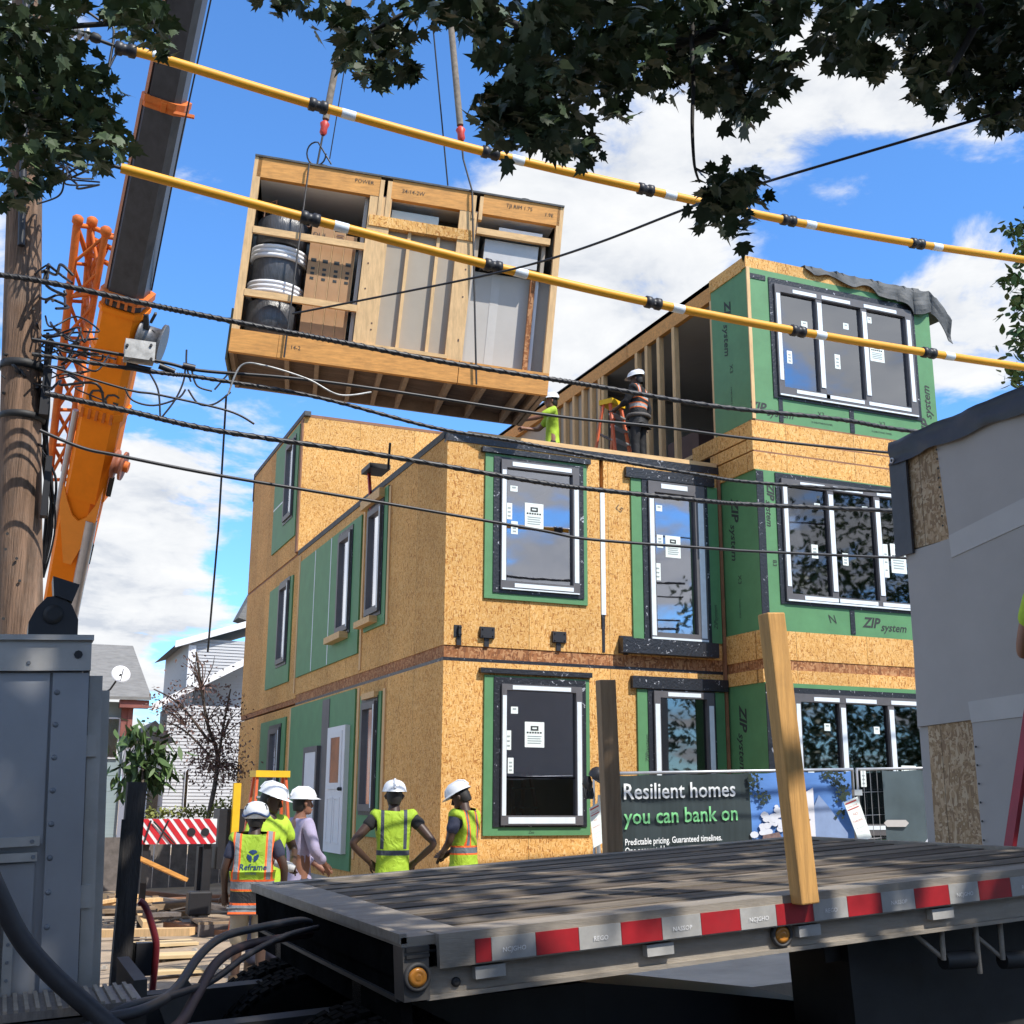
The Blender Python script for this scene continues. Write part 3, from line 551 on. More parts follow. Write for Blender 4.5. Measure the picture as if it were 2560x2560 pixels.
hb('corner_post', 'stud', [((.0, 0, fl), (.10, .09, HH))]); hb('corner_post', 'stud', [((HW-.09, 0, fl), (HW, .09, HH))])
hb('post', 'osbs' if 0 else 'stud', [((1.58, .005, fl), (1.88, .1, rf)), ]); hb('post', 'stud', [((2.82, .005, fl), (3.06, .1, rf))])
hb('beam_hanger', 'stud', [((1.70, -.01, rf-.35), (1.755, .08, HH-.04)), ((1.80, -.01, rf-.35), (1.86, .08, HH-.04))]); hb('beam_hanger', 'stud', [((2.98, -.01, rf-.1), (3.03, .08, HH-.04)), ((3.08, -.01, rf-.1), (3.13, .08, HH-.04))])
hb('header', 'osb', [((1.6, -.012, 2.02), (3.05, .1, 2.17))])
hb('partition_board', 'tan', [((1.72, .1, fl), (2.95, .13, 2.03))]); [hb('partition_stud', 'stud', [((x-.022, .03, fl), (x+.022, .1, 2.03))]) for x in (2.17, 2.57)]
hb('transom_back', 'dark', [((1.88, .5, 2.17), (2.98, .53, rf))]); hb('duct_box', mat('pale blue duct', (.45, .55, .56), .5, var=.1), [((1.9, .12, 2.17), (2.55, .4, 2.34))])
hb('partition_wall', 'dry', [((1.52, .12, fl), (1.57, HD-.1, rf)), ((3.06, .12, fl), (3.10, HD-.1, rf))])
hb('shelf_rail', 'studx', [((.1, -.01, 1.66), (1.58, .045, 1.75))]); hb('shelf_rail', 'studx', [((.1, -.01, .78), (1.58, .045, .87))])
hb('closet_back', 'dry', [((.04, 1.0, fl), (1.52, 1.04, 2.0))])
M['pale'] = mat('pale wall board', (.50, .475, .44), .85, var=.07, scale=1.6)
# right bay of the module: dropped soffit with a fan coil and a boarded wall below
hb('soffit_rail', 'studx', [((3.08, .02, 2.16), (HW-.15, .09, 2.25))]); hb('soffit_rail', 'studx', [((3.1, 1.0, 1.62), (HW-.2, 1.06, 1.7))])
hb('soffit_side', 'tan', [((3.1, .12, 1.75), (3.14, 1.1, 2.3))]); hb('soffit_side', 'tan', [((HW-.24, .12, 1.7), (HW-.19, 1.05, 2.25))])
hb('alcove_wall', 'pale', [((3.1, .36, fl), (4.235, .39, 1.74))]); hb('mud_stripe', 'drypatch', [((3.40, .355, fl), (3.52, .36, 1.70))])
hb('stud_edge', 'osbd', [((3.93, .22, fl), (4.0, .29, 1.75))]); hb('jamb_board', 'white', [((4.005, .25, fl), (4.05, .29, 1.75))])
u = hb('fan_coil_unit', mat('zinc sheet', (.52, .51, .50), .5, .1, var=.1), [((3.22, .12, 1.80), (3.98, .9, 2.14))]); hb('access_panel', 'steel', [((3.28, .2, 1.785), (3.93, .6, 1.8))], u)
hb('insulation_roll', 'film', [((3.4, .12, 2.25), (4.02, .35, 2.34))])
hb('wrap_sheet', mat('olive wrap sheet', (.13, .13, .075), .6, var=.3), [((-.04, .12, -.08), (-.015, 1.5, .62))])
hb('floor_edge_batten', 'studx', [((1.55, -.02, fl-.0), (2.85, .02, fl+.05))])
for x in (.9, 3.75): MB().lathe([(.16, 0), (.13, .06), (.09, .09), (.09, .12)], hm(x, .3, HH+.025), HR.col[2], 14).build('roof_vent_cap', 'black', mod)
for s_, x, z in (('POWER', 1.35, 2.60), ('24-14-2W', 2.0, 2.56), ('TJI RIM 1.75', 3.45, 2.6), ('1.9E', 4.0, 2.56), ('14-2', .78, .14)):
    text(s_, .075, 'ink', hm(x, -.004, z), HR.col[0], HR.col[2], parent=mod, name='stamped_lettering')
b = MB()
for k in range(12): x = rnd.choice([1.66, 1.8, 2.9, 2.98]); z = rnd.uniform(.5, 2.2); b.lathe([(.012, 0), (.012, .003)], hm(x, .004, z), -HR.col[1], 7)
b.split('knot', 'darkw', mod)
# cargo inside the module
M['wrap'] = mat('dark grey shrink wrap', (.06, .062, .068), .3, var=.4, scale=8, stretch=(5, 5, .6), bump=.4, bscale=20)
for i, (z0, z1, lab) in enumerate(((fl+.01, .84, 'lowest black shrink-wrapped drum in the hanging module'), (.90, 1.60, 'middle black wrapped drum with white foam rings in the hanging module'), (1.64, 2.04, 'topmost black wrapped drum in the hanging module'))):
    t = thing('wrapped_drum', lab, 'drum', hm(.47, .45, z0), 'wrapped drums in the hanging module')
    MB().lathe([(.30, 0), (.34, .03), (.345, (z1-z0)*.5), (.34, z1-z0-.05), (.29, z1-z0)], hm(.47, .45, z0), HR.col[2], 26).build('drum_body', 'wrap', t)
    if i == 1:
        for dz in (.0, .06, .12, .50, .56, .62): MB().lathe([(.36, 0), (.385, .008), (.385, .048), (.36, .056)], hm(.47, .45, .905+dz), HR.col[2], 26).build('foam_ring', 'white', t)
M['card'] = mat('brown cardboard', (.42, .24, .12), .85, var=.12, scale=4)
for i in range(4):
    x = .86+i*.155; lab = ['leftmost', 'second', 'third', 'rightmost'][i]
    t = thing('flat_carton', lab+' of four tall flat cartons standing upright in the hanging module', 'carton', hm(x, .3, fl), 'tall cartons in the hanging module')
    top = 1.98-.03*i
    MB().box((x, .18, fl+.01), (x+.148, .8, top), hm).build('carton_body', 'card', t)
    MB().box((x+.142, .175, fl+.02), (x+.15, .18, top), hm).build('carton_edge', 'stud', t)
    b = MB()
    for k in range(3): b.box((x+.05, .176, 1.2+.07*k), (x+.10, .18, 1.235+.07*k), hm)
    b.box((x+.04, .176, 1.45), (x+.11, .18, 1.5), hm); b.split('printed_mark', 'ink', t)
    if i == 0: text('DUI', .10, 'ink', hm(x+.02, .172, 1.80), HR.col[0], HR.col[2], parent=t)
    if i == 2: text('=', .2, 'darkw', hm(x+.02, .172, 1.78), HR.col[0], HR.col[2], parent=t)
t = thing('copper_pipe_loop', 'bent copper pipes above the wrapped drums in the hanging module', 'pipe', hm(.4, .6, 2.0))
M['copper'] = mat('copper pipe', (.55, .25, .13), .35, .8)
MB().tube([hm(.55, .4, 2.02), hm(.55, .4, 2.18), hm(.82, .4, 2.18), hm(.82, .4, 2.02), hm(.55, .4, 2.02)], .014).tube([hm(.2, .3, 2.0), hm(.2, .3, 2.2), hm(.34, .3, 2.28), hm(.36, .3, 2.02)], .014).build('pipe', 'copper', t)
# slings: they meet at the hook far above the picture
HOOK = dep(785, -671, 19.2)
def sling(label, px0, px1, top, corner, n):
    t = thing('lifting_sling', label, 'sling', corner, 'lifting slings of the crane')
    a = Vector(corner); d = (HOOK-a); e = top
    MB().tube([a, a+d*e], .014, 6).build('wire', 'dsteel', t)
    MB().tube([a+d*(e+.012), HOOK], .05, 8).build('strap', mat('grey webbing '+str(n), (.20, .165, .13), .85, var=.4, scale=14), t)
    k = a+d*e; MB().lathe([(.03, -.14), (.055, -.1), (.05, -.02), (.07, .04), (.03, .09)], k, d.normalized(), 10).build('hook', 'red', t)
    return t
sling('crane sling with red hook and chain lifting the left side of the hanging module', 0, 0, .07, dep(597, 318, 16.6), 1)
sling('crane sling with red hook lifting the right side of the hanging module', 0, 0, .045, dep(874, 300, 16.6), 2)
for lab, pts in (('left lower lifting wire running down the front of the hanging module', [dep(597, 318, 16.6), hm(.72, -.06, HH), hm(.72, -.05, .0)]), ('right lower lifting wire running down the front of the hanging module', [dep(874, 300, 16.6), hm(2.95, -.05, HH), hm(3.28, -.05, .0)])):
    o = MB().tube(pts, .013, 6).build('lifting_wire', 'dsteel', loc=pts[0]); tag(o, lab, 'wire', 'lower lifting wires of the hanging module')
o = MB().tube([dep(597+18*math.cos(a), 290+22*math.sin(a), 16.5) for a in [k*.35 for k in range(15)]]+[dep(625, 310, 16.5)], .012, 6).build('loose_cable_loop', 'black', loc=dep(597, 290, 16.5)); tag(o, 'black cable loop dangling below the left red hook', 'cable')
# ------------------------------------------------------------------ flatbed trailer
TS = .065
tz = lambda x, z=0: 1.25+TS*(x-1.28)+z
T = lambda x, y, z: (x-TS*z, y, tz(x, z))
tr = thing('flatbed_trailer', 'step-deck flatbed trailer with worn timber deck and red and white reflective stripes', 'trailer', (1.3, 5.2, 0))
M['deckw'] = mat('weathered trailer planks', (.16, .13, .098), .9, var=.6, scale=4, stretch=(.35, 7, 1), bump=.5, bscale=20, dirt=.35, dirtcol=(.30, .26, .20))
M['deckl'] = mat('pale worn trailer planks', (.23, .185, .14), .9, var=.5, scale=4, stretch=(.35, 7, 1), bump=.5, bscale=20, dirt=.4, dirtcol=(.10, .085, .07))
M['deckd'] = mat('dark weathered trailer planks', (.115, .09, .068), .9, var=.5, scale=4, stretch=(.35, 7, 1), bump=.5, bscale=20)
M['talu'] = mat('worn trailer aluminium', (.30, .262, .215), .6, .1, var=.25, scale=4, stretch=(.5, 4, 4), dirt=.6, dirtcol=(.10, .085, .07), bump=.15)
M['taluw'] = mat('pale worn reflective tape', (.38, .37, .35), .55, .0, var=.2, scale=8, dirt=.45, dirtcol=(.2, .2, .2)); M['tred'] = mat('red reflective tape', (.36, .012, .018), .45, var=.2, scale=8, dirt=.2)
n = 14; y0, y1 = 4.06, 6.47
for i in range(n):
    ya, yb = y0+(y1-y0)*i/n, y0+(y1-y0)*(i+1)/n
    MB().box((1.52, ya+.004, -.045+.004*(i*7 % 3)), (4.75, yb-.006, -.012+.004*(i*5 % 4)), T).build('deck_plank', 'deckd' if i in (2, 5, 9, 12) else 'deckl' if i in (0, 4, 7, 10) else 'deckw', tr)
MB().box((1.3, 4.0, -.06), (4.74, 6.52, -.05), T).build('deck_underlay', 'dsteel', tr)
MB().box((1.28, 3.97, -.03), (1.52, 6.56, 0.0), T).box((1.275, 3.97, -.02), (1.30, 6.56, .012), T).build('front_deck_plate', 'talu', tr)
MB().box((1.29, 4.06, -.14), (1.42, 6.5, -.03), T).box((1.30, 4.06, -.30), (1.34, 6.5, -.14), T).build('front_beam', mat('black painted beam', (.010, .010, .010), .8, var=.5, spec=0), tr)
MB().box((1.285, 4.06, -.215), (1.30, 6.5, -.20), T).build('front_beam_flange', 'dsteel', tr)
for yy, nm in ((3.93, 0), (6.47, 1)):
    MB().box((1.40, yy, -.035), (4.75, yy+.13, .004), T).box((1.40, yy, -.105), (4.75, yy+.03, -.035), T).box((1.36, yy+.05, -.20), (4.75, yy+.07, -.105), T).box((1.36, yy+.03, -.205), (4.75, yy+.1, -.19), T).build('side_rail', 'talu', tr)
reds = [(1.527, 1.583), (1.75, 1.913), (2.082, 2.246), (2.412, 2.58), (2.742, 2.91), (3.074, 3.237), (3.405, 3.58), (3.738, 3.911), (4.08, 4.25), (4.42, 4.6)]
for i, (a, c) in enumerate(reds):
    MB().box((a, 3.926, -.10), (c, 3.93, -.025), T).build('red_reflector', 'tred', tr)
    nx_ = reds[i+1][0] if i+1 < len(reds) else 4.74
    MB().box((c+.002, 3.926, -.10), (nx_-.002, 3.93, -.025), T).build('white_reflector', 'taluw', tr)
    text(['NCJGHO', 'REGO', 'NASSOP'][i % 3], .022, 'white', T((c+nx_)/2, 3.924, -.075), (1, 0, TS), (0, 0, 1), parent=tr, align='CENTER')
for a, c in ((1.53, 1.64), (2.19, 2.30), (2.85, 2.95), (3.5, 3.61), (4.15, 4.26)): MB().box((a, 3.945, -.155), (c, 4.0, -.115), T).build('tie_block', 'taluw', tr)
MB().box((1.28, 3.955, -.20), (1.37, 4.06, -.03), T).build('corner_post', mat('grimy corner casting', (.07, .066, .062), .5, var=.4), tr); MB().box((1.29, 3.945, -.045), (1.37, 3.955, -.03), T).box((1.29, 3.945, -.065), (1.37, 3.955, -.055), T).build('corner_bracket', 'dsteel', tr)
M['amber'] = mat('amber lens', (.50, .20, .03), .25, var=.2); M['lampr'] = mat('lamp rubber', (.05, .048, .047), .6)
for x, z in ((1.325, -.125), (2.785, -.14)):
    lp = MB().lathe([(.047, 0), (.047, .014), (.036, .018), (.034, .01)], T(x, 3.975 if x > 2 else 3.955, z), (0, -1, 0), 22).build('marker_lamp', 'lampr', tr)
    MB().lathe([(.033, 0), (.031, .012), (.018, .018), (.016, .016), (.008, .02)], T(x, 3.972 if x > 2 else 3.952, z), (0, -1, 0), 20).build('lens', 'amber', lp)
MB().lathe([(.016, 0), (.016, .008), (.008, .01)], T(1.47, 3.98, -.16), (0, -1, 0), 12).build('rivet_cap', 'dsteel', tr)
for yy in (4.55, 5.95): MB().box((1.3, yy, -.30), (3.3, yy+.12, -.2), T).build('frame_beam', 'dsteel', tr); MB().box((3.3 if yy < 5 else 4.65, yy, -.62), (4.8, yy+.12, -.2), T).build('frame_beam', 'dsteel', tr)
MB().box((1.9, 4.3, -.26), (4.75, 4.36, -.20), T).build('frame_beam', 'dsteel', tr)
MB().box((3.30, 4.25, -1.2), (3.62, 4.55, -.22), T).box((3.22, 4.3, -.33), (3.32, 4.5, -.22), T).build('landing_leg', 'dsteel', tr); MB().box((4.70, 5.9, -1.2), (5.0, 6.2, -.46), T).build('landing_leg', 'dsteel', tr)
MB().box((3.6, 4.3, -1.0), (9.5, 4.42, -.26), T).box((4.9, 6.1, -1.0), (9.5, 6.22, -.48), T).split('frame_beam', 'dsteel', tr)
MB().box((4.75, 3.97, -.62), (12.5, 6.55, -.46), T).box((4.752, 3.97, -.46), (4.80, 6.55, -.02), T).build('lower_deck', 'deckw', tr)
MB().box((4.752, 3.95, -.03), (4.79, 6.56, .006), T).build('rear_deck_edge', 'talu', tr)
def wheel(par, c, r, w, ax=(0, 1, 0), dual=False):
    c = Vector(c); ax = Vector(ax)
    b = MB(); b.lathe([(r*.55, -w/2), (r*.93, -w/2), (r*.985, -w*.42), (r, -w*.3), (r, w*.3), (r*.985, w*.42), (r*.93, w/2), (r*.55, w/2)], c, ax, 44)
    for row in (-.36, -.12, .12, .36):
        for k in range(54):
            a = 2*math.pi*(k+(.5 if abs(row) < .2 else 0))/54; p = c+ax*w*row+Vector((math.cos(a), 0, math.sin(a)))*(r+.004); d = Vector((-math.sin(a), 0, math.cos(a)))
            b.bar(p-d*.020, p+d*.020, w*.20, .014, up=Vector((math.cos(a), 0, math.sin(a))))
    t = b.build('tyre', M['rub'], par)
    MB().lathe([(r*.2, -w*.3), (r*.52, -w*.36), (r*.56, -w*.45), (r*.56, w*.45), (r*.5, w*.3), (r*.2, w*.3)], c, ax, 26).build('rim', 'talu', par); return t
M['rub'] = mat('tyre rubber', (.007, .007, .007), .9, var=.35, scale=10, spec=.05)
for x in (9.5, 10.7):
    for yy in (4.15, 6.35): wheel(tr, (x, yy, gz(x, 0)+.46), .45, .5)
for px_ in (1815, 1925):                                              # strap winches under the rail
    o = ony(px_, 1790, 4.02); w = MB()
    w.tube([o+Vector((-.10, 0, -.04)), o+Vector((-.10, 0, .11)), o+Vector((-.07, 0, .125)), o+Vector((.06, 0, .125)), o+Vector((.08, 0, .1)), o+Vector((.085, 0, -.1))], .011, 8).tube([o+Vector((-.1, .01, -.03)), o+Vector((-.2, .05, .06))], .01)
    wi = w.build('strap_winch', 'talu', tr); MB().lathe([(.035, -.085), (.035, .07)], o+Vector((0, .02, -.045)), (1, 0, 0), 12).build('winch_drum', 'dsteel', wi)
def stake(label, a, c, ytop, w, m):
    a, c = Vector(a), Vector(c); d = (c-a).normalized(); x = Vector((1, 0, 0)); x = (x-d*x.dot(d)).normalized(); y = d.cross(x)
    b = MB(); vs = [o+x*sx*w/2+y*sy*.036 for o in (a, c) for sx, sy in ((-1, -1), (1, -1), (1, 1), (-1, 1))]; b.hexa(vs)
    t = b.build('timber_stake', m, loc=a); md = t.modifiers.new('b', 'BEVEL'); md.width = .006; md.segments = 2
    return tag(t, label, 'timber post', 'timber stakes standing in the trailer')
for x_, y_ in ((3.475, 6.62),): MB().box((x_-.075, y_-.05, -.17), (x_-.055, y_+.05, -.1), T).box((x_+.055, y_-.05, -.17), (x_+.075, y_+.05, -.1), T).box((x_-.075, y_-.058 if y_ < 5 else y_+.05, -.17), (x_+.075, y_-.05 if y_ < 5 else y_+.058, -.1), T).build('stake_pocket', 'talu', tr)
M['post1'] = mat('yellow pine post', (.56, .30, .09), .7, var=.35, scale=5, stretch=(5, 5, .35), dirt=.35, dirtcol=(.16, .08, .03), bump=.2, bscale=30); M['post2'] = mat('dark brown post', (.33, .215, .12), .8, var=.3, scale=5, stretch=(5, 5, .4), bump=.2)  # post2 is a duller, darker brown than post1
stake('tall yellow timber post standing in the near edge of the trailer', (2.86, 3.90, tz(2.86, -.03)), (2.78, 3.92, 2.43), 0, .084, 'post1')
stake('dark brown timber post standing at the far edge of the trailer', (3.475, 6.62, tz(3.47, -.25)), (3.43, 6.62, 2.43), 0, .11, 'post2')
# ------------------------------------------------------------------ grey boarded module carried on the trailer's lower deck
GX = 6.0
gm = thing('boarded_module', 'grey boarded house module with black membrane cap standing on the trailer end', 'house module', (GX, 5.3, .9))
M['mem'] = mat('grey wall membrane', (.40, .372, .352), .75, var=.08, scale=1.1, bump=.35, bscale=2.6); M['mem2'] = mat('pale seam tape', (.47, .445, .425), .6, var=.06, scale=3)
zt = lambda y: 4.32+(6.74-y)*.02
def gq(n, m, pts, d): b = MB(); b.prism([(GX-d, y, z) for y, z in pts], (.02, 0, 0)); return b.build(n, m, gm)
MB().prism([(GX, 6.74, .95), (GX, 3.6, .95), (GX, 3.6, zt(3.6)), (GX, 6.74, zt(6.74))], (7, 0, .45)).build('shell', 'mem', gm)
gq('strand_board_strip', 'osbs', [(6.735, 3.5), (6.27, 3.5), (6.33, 4.31), (6.735, 4.3)], .012); gq('strand_board_strip', 'osbs', [(6.66, .95), (6.18, .95), (6.205, 2.24), (6.64, 2.22)], .012)
gq('membrane', 'mem', [(6.73, 2.22), (6.205, 2.24), (6.205, .95), (3.6, .95), (3.6, 4.37), (6.33, 4.31), (6.27, 3.5), (6.69, 3.48)], .024)
gq('seam_tape', 'mem2', [(6.26, 3.36), (3.6, 3.75), (3.6, 3.95), (6.27, 3.52)], .03); gq('seam_tape', 'mem2', [(6.205, 2.22), (3.6, 2.3), (3.6, 2.46), (6.22, 2.36)], .03)
b = MB(); vs = []; fs = []
for i in range(41):
    y = 6.80-3.3*i/40
    for j in range(6):
        t_ = j/5; z = zt(y)+.03-t_*(.185+.012*math.sin(i*.9)); vs.append((GX-.04-.035*noise.noise(Vector((y*5, t_*2, 0)))-.02*t_, y, z))
    vs.append((GX+2, y, zt(y)+.14))
for i in range(40):
    for j in range(5): k = i*7+j; fs.append((k, k+1, k+8, k+7))
    k = i*7; fs.append((k, k+7, k+13, k+6))
b.add(vs, fs, True); b.build('membrane_cap', mat('charcoal membrane', (.035, .038, .045), .5, var=.25, scale=3, bump=.3, bscale=8), gm)
MB().box((GX-.05, 6.62, 3.46), (GX-.03, 6.80, 4.17)).build('membrane_flap', mat('charcoal flap', (.055, .057, .066), .5), gm)
MB().lathe([(.022, 0), (.022, .006), (.012, .006), (.012, 0)], (GX-.065, 6.745, 4.19), (-1, 0, 0), 14).build('eyelet', 'steel', gm)
b = MB()
for k in range(9): b.lathe([(.008, 0), (.008, .004)], (GX-.036, 6.31-.0*k, 3.6+.07*k), (-1, 0, 0), 6)
for k in range(9): b.lathe([(.008, 0), (.008, .004)], (GX-.036, 6.175, 1.1+.12*k), (-1, 0, 0), 6)
b.split('nail_head', 'ink', gm)
stepladder('red step ladder on the trailer against the grey boarded module', (5.6, 4.86, 1.0), 2.0, .55, R(100), mat('crimson fibreglass', (.33, .02, .03), .45, var=.2), 'alu', 'black', 6, .35)
# ------------------------------------------------------------------ tractor unit at the left
tk = thing('truck_tractor', 'grey riveted truck cab body at the left coupled to the flatbed trailer', 'truck', (-.6, 4.2, 0))
K = lambda x, y, z: (x-.05*(z-1.7), y, z+.05*(x))
M['cab'] = mat('blue grey painted sheet', (.36, .375, .405), .36, .5, var=.18, scale=1.2, dirt=.3, dirtcol=(.22, .235, .25), bump=.03, bscale=6); M['cabe'] = mat('worn aluminium edge', (.44, .43, .41), .45, .5, var=.2, scale=4, dirt=.4, dirtcol=(.24, .17, .11))
def kb(n, m, *bx, par=None):
    b = MB()
    for a, c in bx: b.box(a, c, K)
    return b.build(n, m, par or tk)
kb('cab_body', 'cab', ((-2.2, 3.62, .75), (.205, 5.9, 2.12)))
kb('top_rail', 'cabe', ((-2.2, 3.585, 2.04), (.225, 3.62, 2.125)), ((-2.2, 3.57, 2.125), (.23, 5.9, 2.14)))
kb('side_panel', 'cab', ((-2.2, 3.605, 1.57), (.118, 3.62, 2.035)), ((-2.2, 3.605, .8), (.10, 3.62, 1.52))); kb('corner_panel', 'cab', ((.126, 3.60, .8), (.222, 3.62, 2.035)))
kb('trim_bar', 'cabe', ((-2.2, 3.585, 1.565), (.11, 3.605, 1.59)), ((-2.2, 3.585, 1.525), (.105, 3.605, 1.548)))
kb('vent_frame', 'cabe', ((-2.2, 3.58, 1.375), (.055, 3.60, 1.40)), ((.03, 3.58, 1.12), (.055, 3.60, 1.375)), ((-2.2, 3.575, 1.345), (.02, 3.60, 1.372)), ((-.01, 3.575, 1.14), (.02, 3.6, 1.345)), ((-2.2, 3.575, 1.14), (.02, 3.6, 1.165)))
kb('vent_recess', 'dsteel', ((-2.2, 3.598, 1.17), (-.012, 3.603, 1.34)))
b = MB()
for k in range(12): b.lathe([(.0085, 0), (.007, .004), (.003, .006)], K(.138, 3.60, 1.98-k*.09), (0, -1, 0), 8)
for k in range(9): b.lathe([(.006, 0), (.005, .004)], K(.06-k*.1, 3.585, 2.062), (0, -1, 0), 8)
for x in (.09, .095): b.lathe([(.006, 0), (.005, .004)], K(x, 3.585, 1.577 if x < .092 else 1.536), (0, -1, 0), 8)
for k in range(6): b.lathe([(.005, 0), (.004, .004)], K(.0425, 3.58, 1.36-k*.045), (0, -1, 0), 8)
b.split('rivet', mat('rivet paint', (.20, .22, .25), .4, .3), tk); MB().lathe([(.012, 0), (.012, .004)], K(.19, 3.585, 2.085), (0, -1, 0), 8).build('grommet', 'black', tk)
dr = kb('rear_door', 'cabe', ((.262, 3.80, .85), (.295, 5.7, 2.0)), ((.225, 3.64, .85), (.262, 3.80, 2.03)))
kb('door_seal', 'black', ((.208, 3.64, .85), (.226, 3.66, 2.1)), par=dr)
for z in (1.83, 1.42, 1.0): kb('hinge', 'cabe', ((.222, 3.622, z-.03), (.25, 3.64, z+.03)), par=dr)
kb('catwalk_step', mat('ribbed step plate', (.20, .18, .165), .5, .4, var=.3, scale=30, stretch=(3, 1, 1)), ((-.0, 3.3, 1.165), (.36, 3.59, 1.185)))
b = MB()
for k in range(14): b.box((.01+k*.025, 3.3, 1.185), (.02+k*.025, 3.59, 1.192), K)
b.build('step_ribs', 'talu', tk)
kb('step_box', 'black', ((-.03, 3.30, .70), (.37, 3.59, 1.16)), ((-.05, 3.28, .9), (-.005, 3.3, 1.19)))
kb('chassis_rail', 'dsteel', ((-2, 4.75, .60), (2.3, 4.87, .84)), ((-2, 5.62, .60), (2.3, 5.74, .84)), ((-2, 4.2, .45), (.9, 4.6, .7)), ((.2, 3.5, .35), (3.2, 4.05, .62)))
kb('fifth_wheel', 'black', ((1.75, 4.8, .84), (2.2, 5.7, .90)))
MB().prism([ony(x, y, 4.9) for x, y in ((1010, 1846), (1300, 1868), (1540, 1892), (1540, 1990), (1010, 1990))], (0, .5, 0)).build('frame_tail', 'black', tk)
kb('mudguard', mat('scuffed black mudguard', (.04, .04, .042), .55, var=.4), ((.42, 4.1, .80), (.46, 4.7, 1.12)), ((.46, 4.1, .80), (.72, 4.7, .83)))
for x in (1.28, -.05):
    for yy in (4.2, 4.55, 5.55, 5.9): wheel(tk, K(x+.04, yy, .41), .47, .27)
t = thing('exhaust_cowl', 'black exhaust cowl with square cap on top of the grey truck body', 'exhaust', K(.14, 4.0, 2.14))
b = MB(); pts = [(-.07, 2.14), (.075, 2.14), (.075, 2.235), (.055, 2.28), (.02, 2.31), (-.02, 2.305), (-.05, 2.27), (-.07, 2.225)]; b.prism([K(x+.13, 3.95, z) for x, z in pts], (0, .25, 0)).build('cowl', 'black', t)
b = MB(); b.prism([K(x+.13, 3.94, z) for x, z in ((.0, 2.31), (.055, 2.29), (.075, 2.345), (-.005, 2.37))], (0, .12, 0)).build('cap', 'black', t); MB().lathe([(.03, 0), (.03, .008), (.018, .012)], K(.13, 3.95, 2.25), (0, -1, 0), 16).build('badge', 'dsteel', t)
# air hoses
M['hose'] = mat('black rubber hose', (.022, .022, .026), .5, var=.3, scale=20); M['hosed'] = mat('dark red hose sleeve', (.05, .025, .025), .6)
def curve(ps, n=10):
    ps = [Vector(p) for p in ps]; o = []
    for i in range(len(ps)-1):
        a, b_, c, d = ps[max(i-1, 0)], ps[i], ps[i+1], ps[min(i+2, len(ps)-1)]
        for k in range(n): t = k/n; o.append(.5*((2*b_)+(c-a)*t+(2*a-5*b_+4*c-d)*t*t+(-a+3*b_-3*c+d)*t**3))
    return o+[ps[-1]]
def px3(l): return [ony(x, y, Y) for x, y, Y in l]
hs = [('thick black air hose arching down in front of the grey truck body', [(-40, 1600, 3.25), (0, 1692, 3.25), (40, 1770, 3.25), (95, 1835, 3.24), (165, 1898, 3.22), (215, 1940, 3.2), (280, 1990, 3.2)], .024, 'hose'),
      ('upper black air line plugged into the trailer front beam', [(180, 1925, 3.2), (270, 1905, 3.26), (330, 1868, 3.6), (375, 1805, 3.9), (420, 1768, 4.2), (480, 1752, 4.5), (560, 1737, 4.9), (585, 1740, 5.0)], .014, 'hose'),
      ('dark red sleeved air line below the upper one at the trailer front', [(230, 1990, 3.2), (330, 1940, 3.4), (370, 1880, 3.7), (410, 1815, 4.0), (460, 1785, 4.4), (520, 1772, 4.7), (585, 1762, 5.0)], .016, 'hosed'),
      ('lowest thin black cable looping to the trailer front', [(120, 1960, 3.2), (240, 1900, 3.25), (320, 1880, 3.5), (400, 1850, 3.9), (470, 1800, 4.3), (540, 1765, 4.7), (600, 1750, 5.0)], .011, 'hose')]
for lab, l, r_, m_ in hs:
    o = MB().tube(curve(px3(l)), r_, 9).build('air_hose', m_, loc=ony(*l[0])); tag(o, lab, 'hose', 'air hoses between truck and trailer')
# ------------------------------------------------------------------ crane
M['orange'] = mat('crane orange paint', (.86, .215, .006), .65, var=.1, spec=.2, scale=1.5, dirt=.18, dirtcol=(.25, .06, .01)); M['orangeb'] = mat('crane orange brackets', (.58, .13, .012), .65, var=.25, scale=4)
M['boomd'] = mat('charcoal telescopic section', (.042, .042, .047), .42, .2, var=.3, scale=.6, stretch=(9, 9, .25)); M['pink'] = mat('faded orange boom edge', (.55, .25, .16), .5, var=.15); M['cyl'] = mat('grey hydraulic cylinder', (.45, .45, .47), .35, .5, var=.15)
cB = dep(113, 1190, 27.5); cT = dep(352, 0, 22.0); cA = (cT-cB).normalized()
cS = (_rt-cA*_rt.dot(cA)).normalized(); cN = cA.cross(cS)                     # sideways, and away from / towards the street
if cN.dot(_f) > 0: cN = -cN
def ct(y):                                                                    # boom station seen at photo height y
    lo, hi = -12., 40.
    for _ in range(50):
        mid = (lo+hi)/2; p = cB+cA*mid-EYE; v = 1280-FOC*p.dot(_up)/p.dot(_f)
        if v/1.325 > y: lo = mid
        else: hi = mid
    return lo
cP = lambda t, s, n: cB+cA*t+cS*s*.69+cN*n*.69
crane = thing('mobile_crane', 'orange mobile crane with dark telescopic boom rising behind the utility pole', 'crane', (cP(-7, 0, 0).x, cP(-7, 0, 0).y, 0))
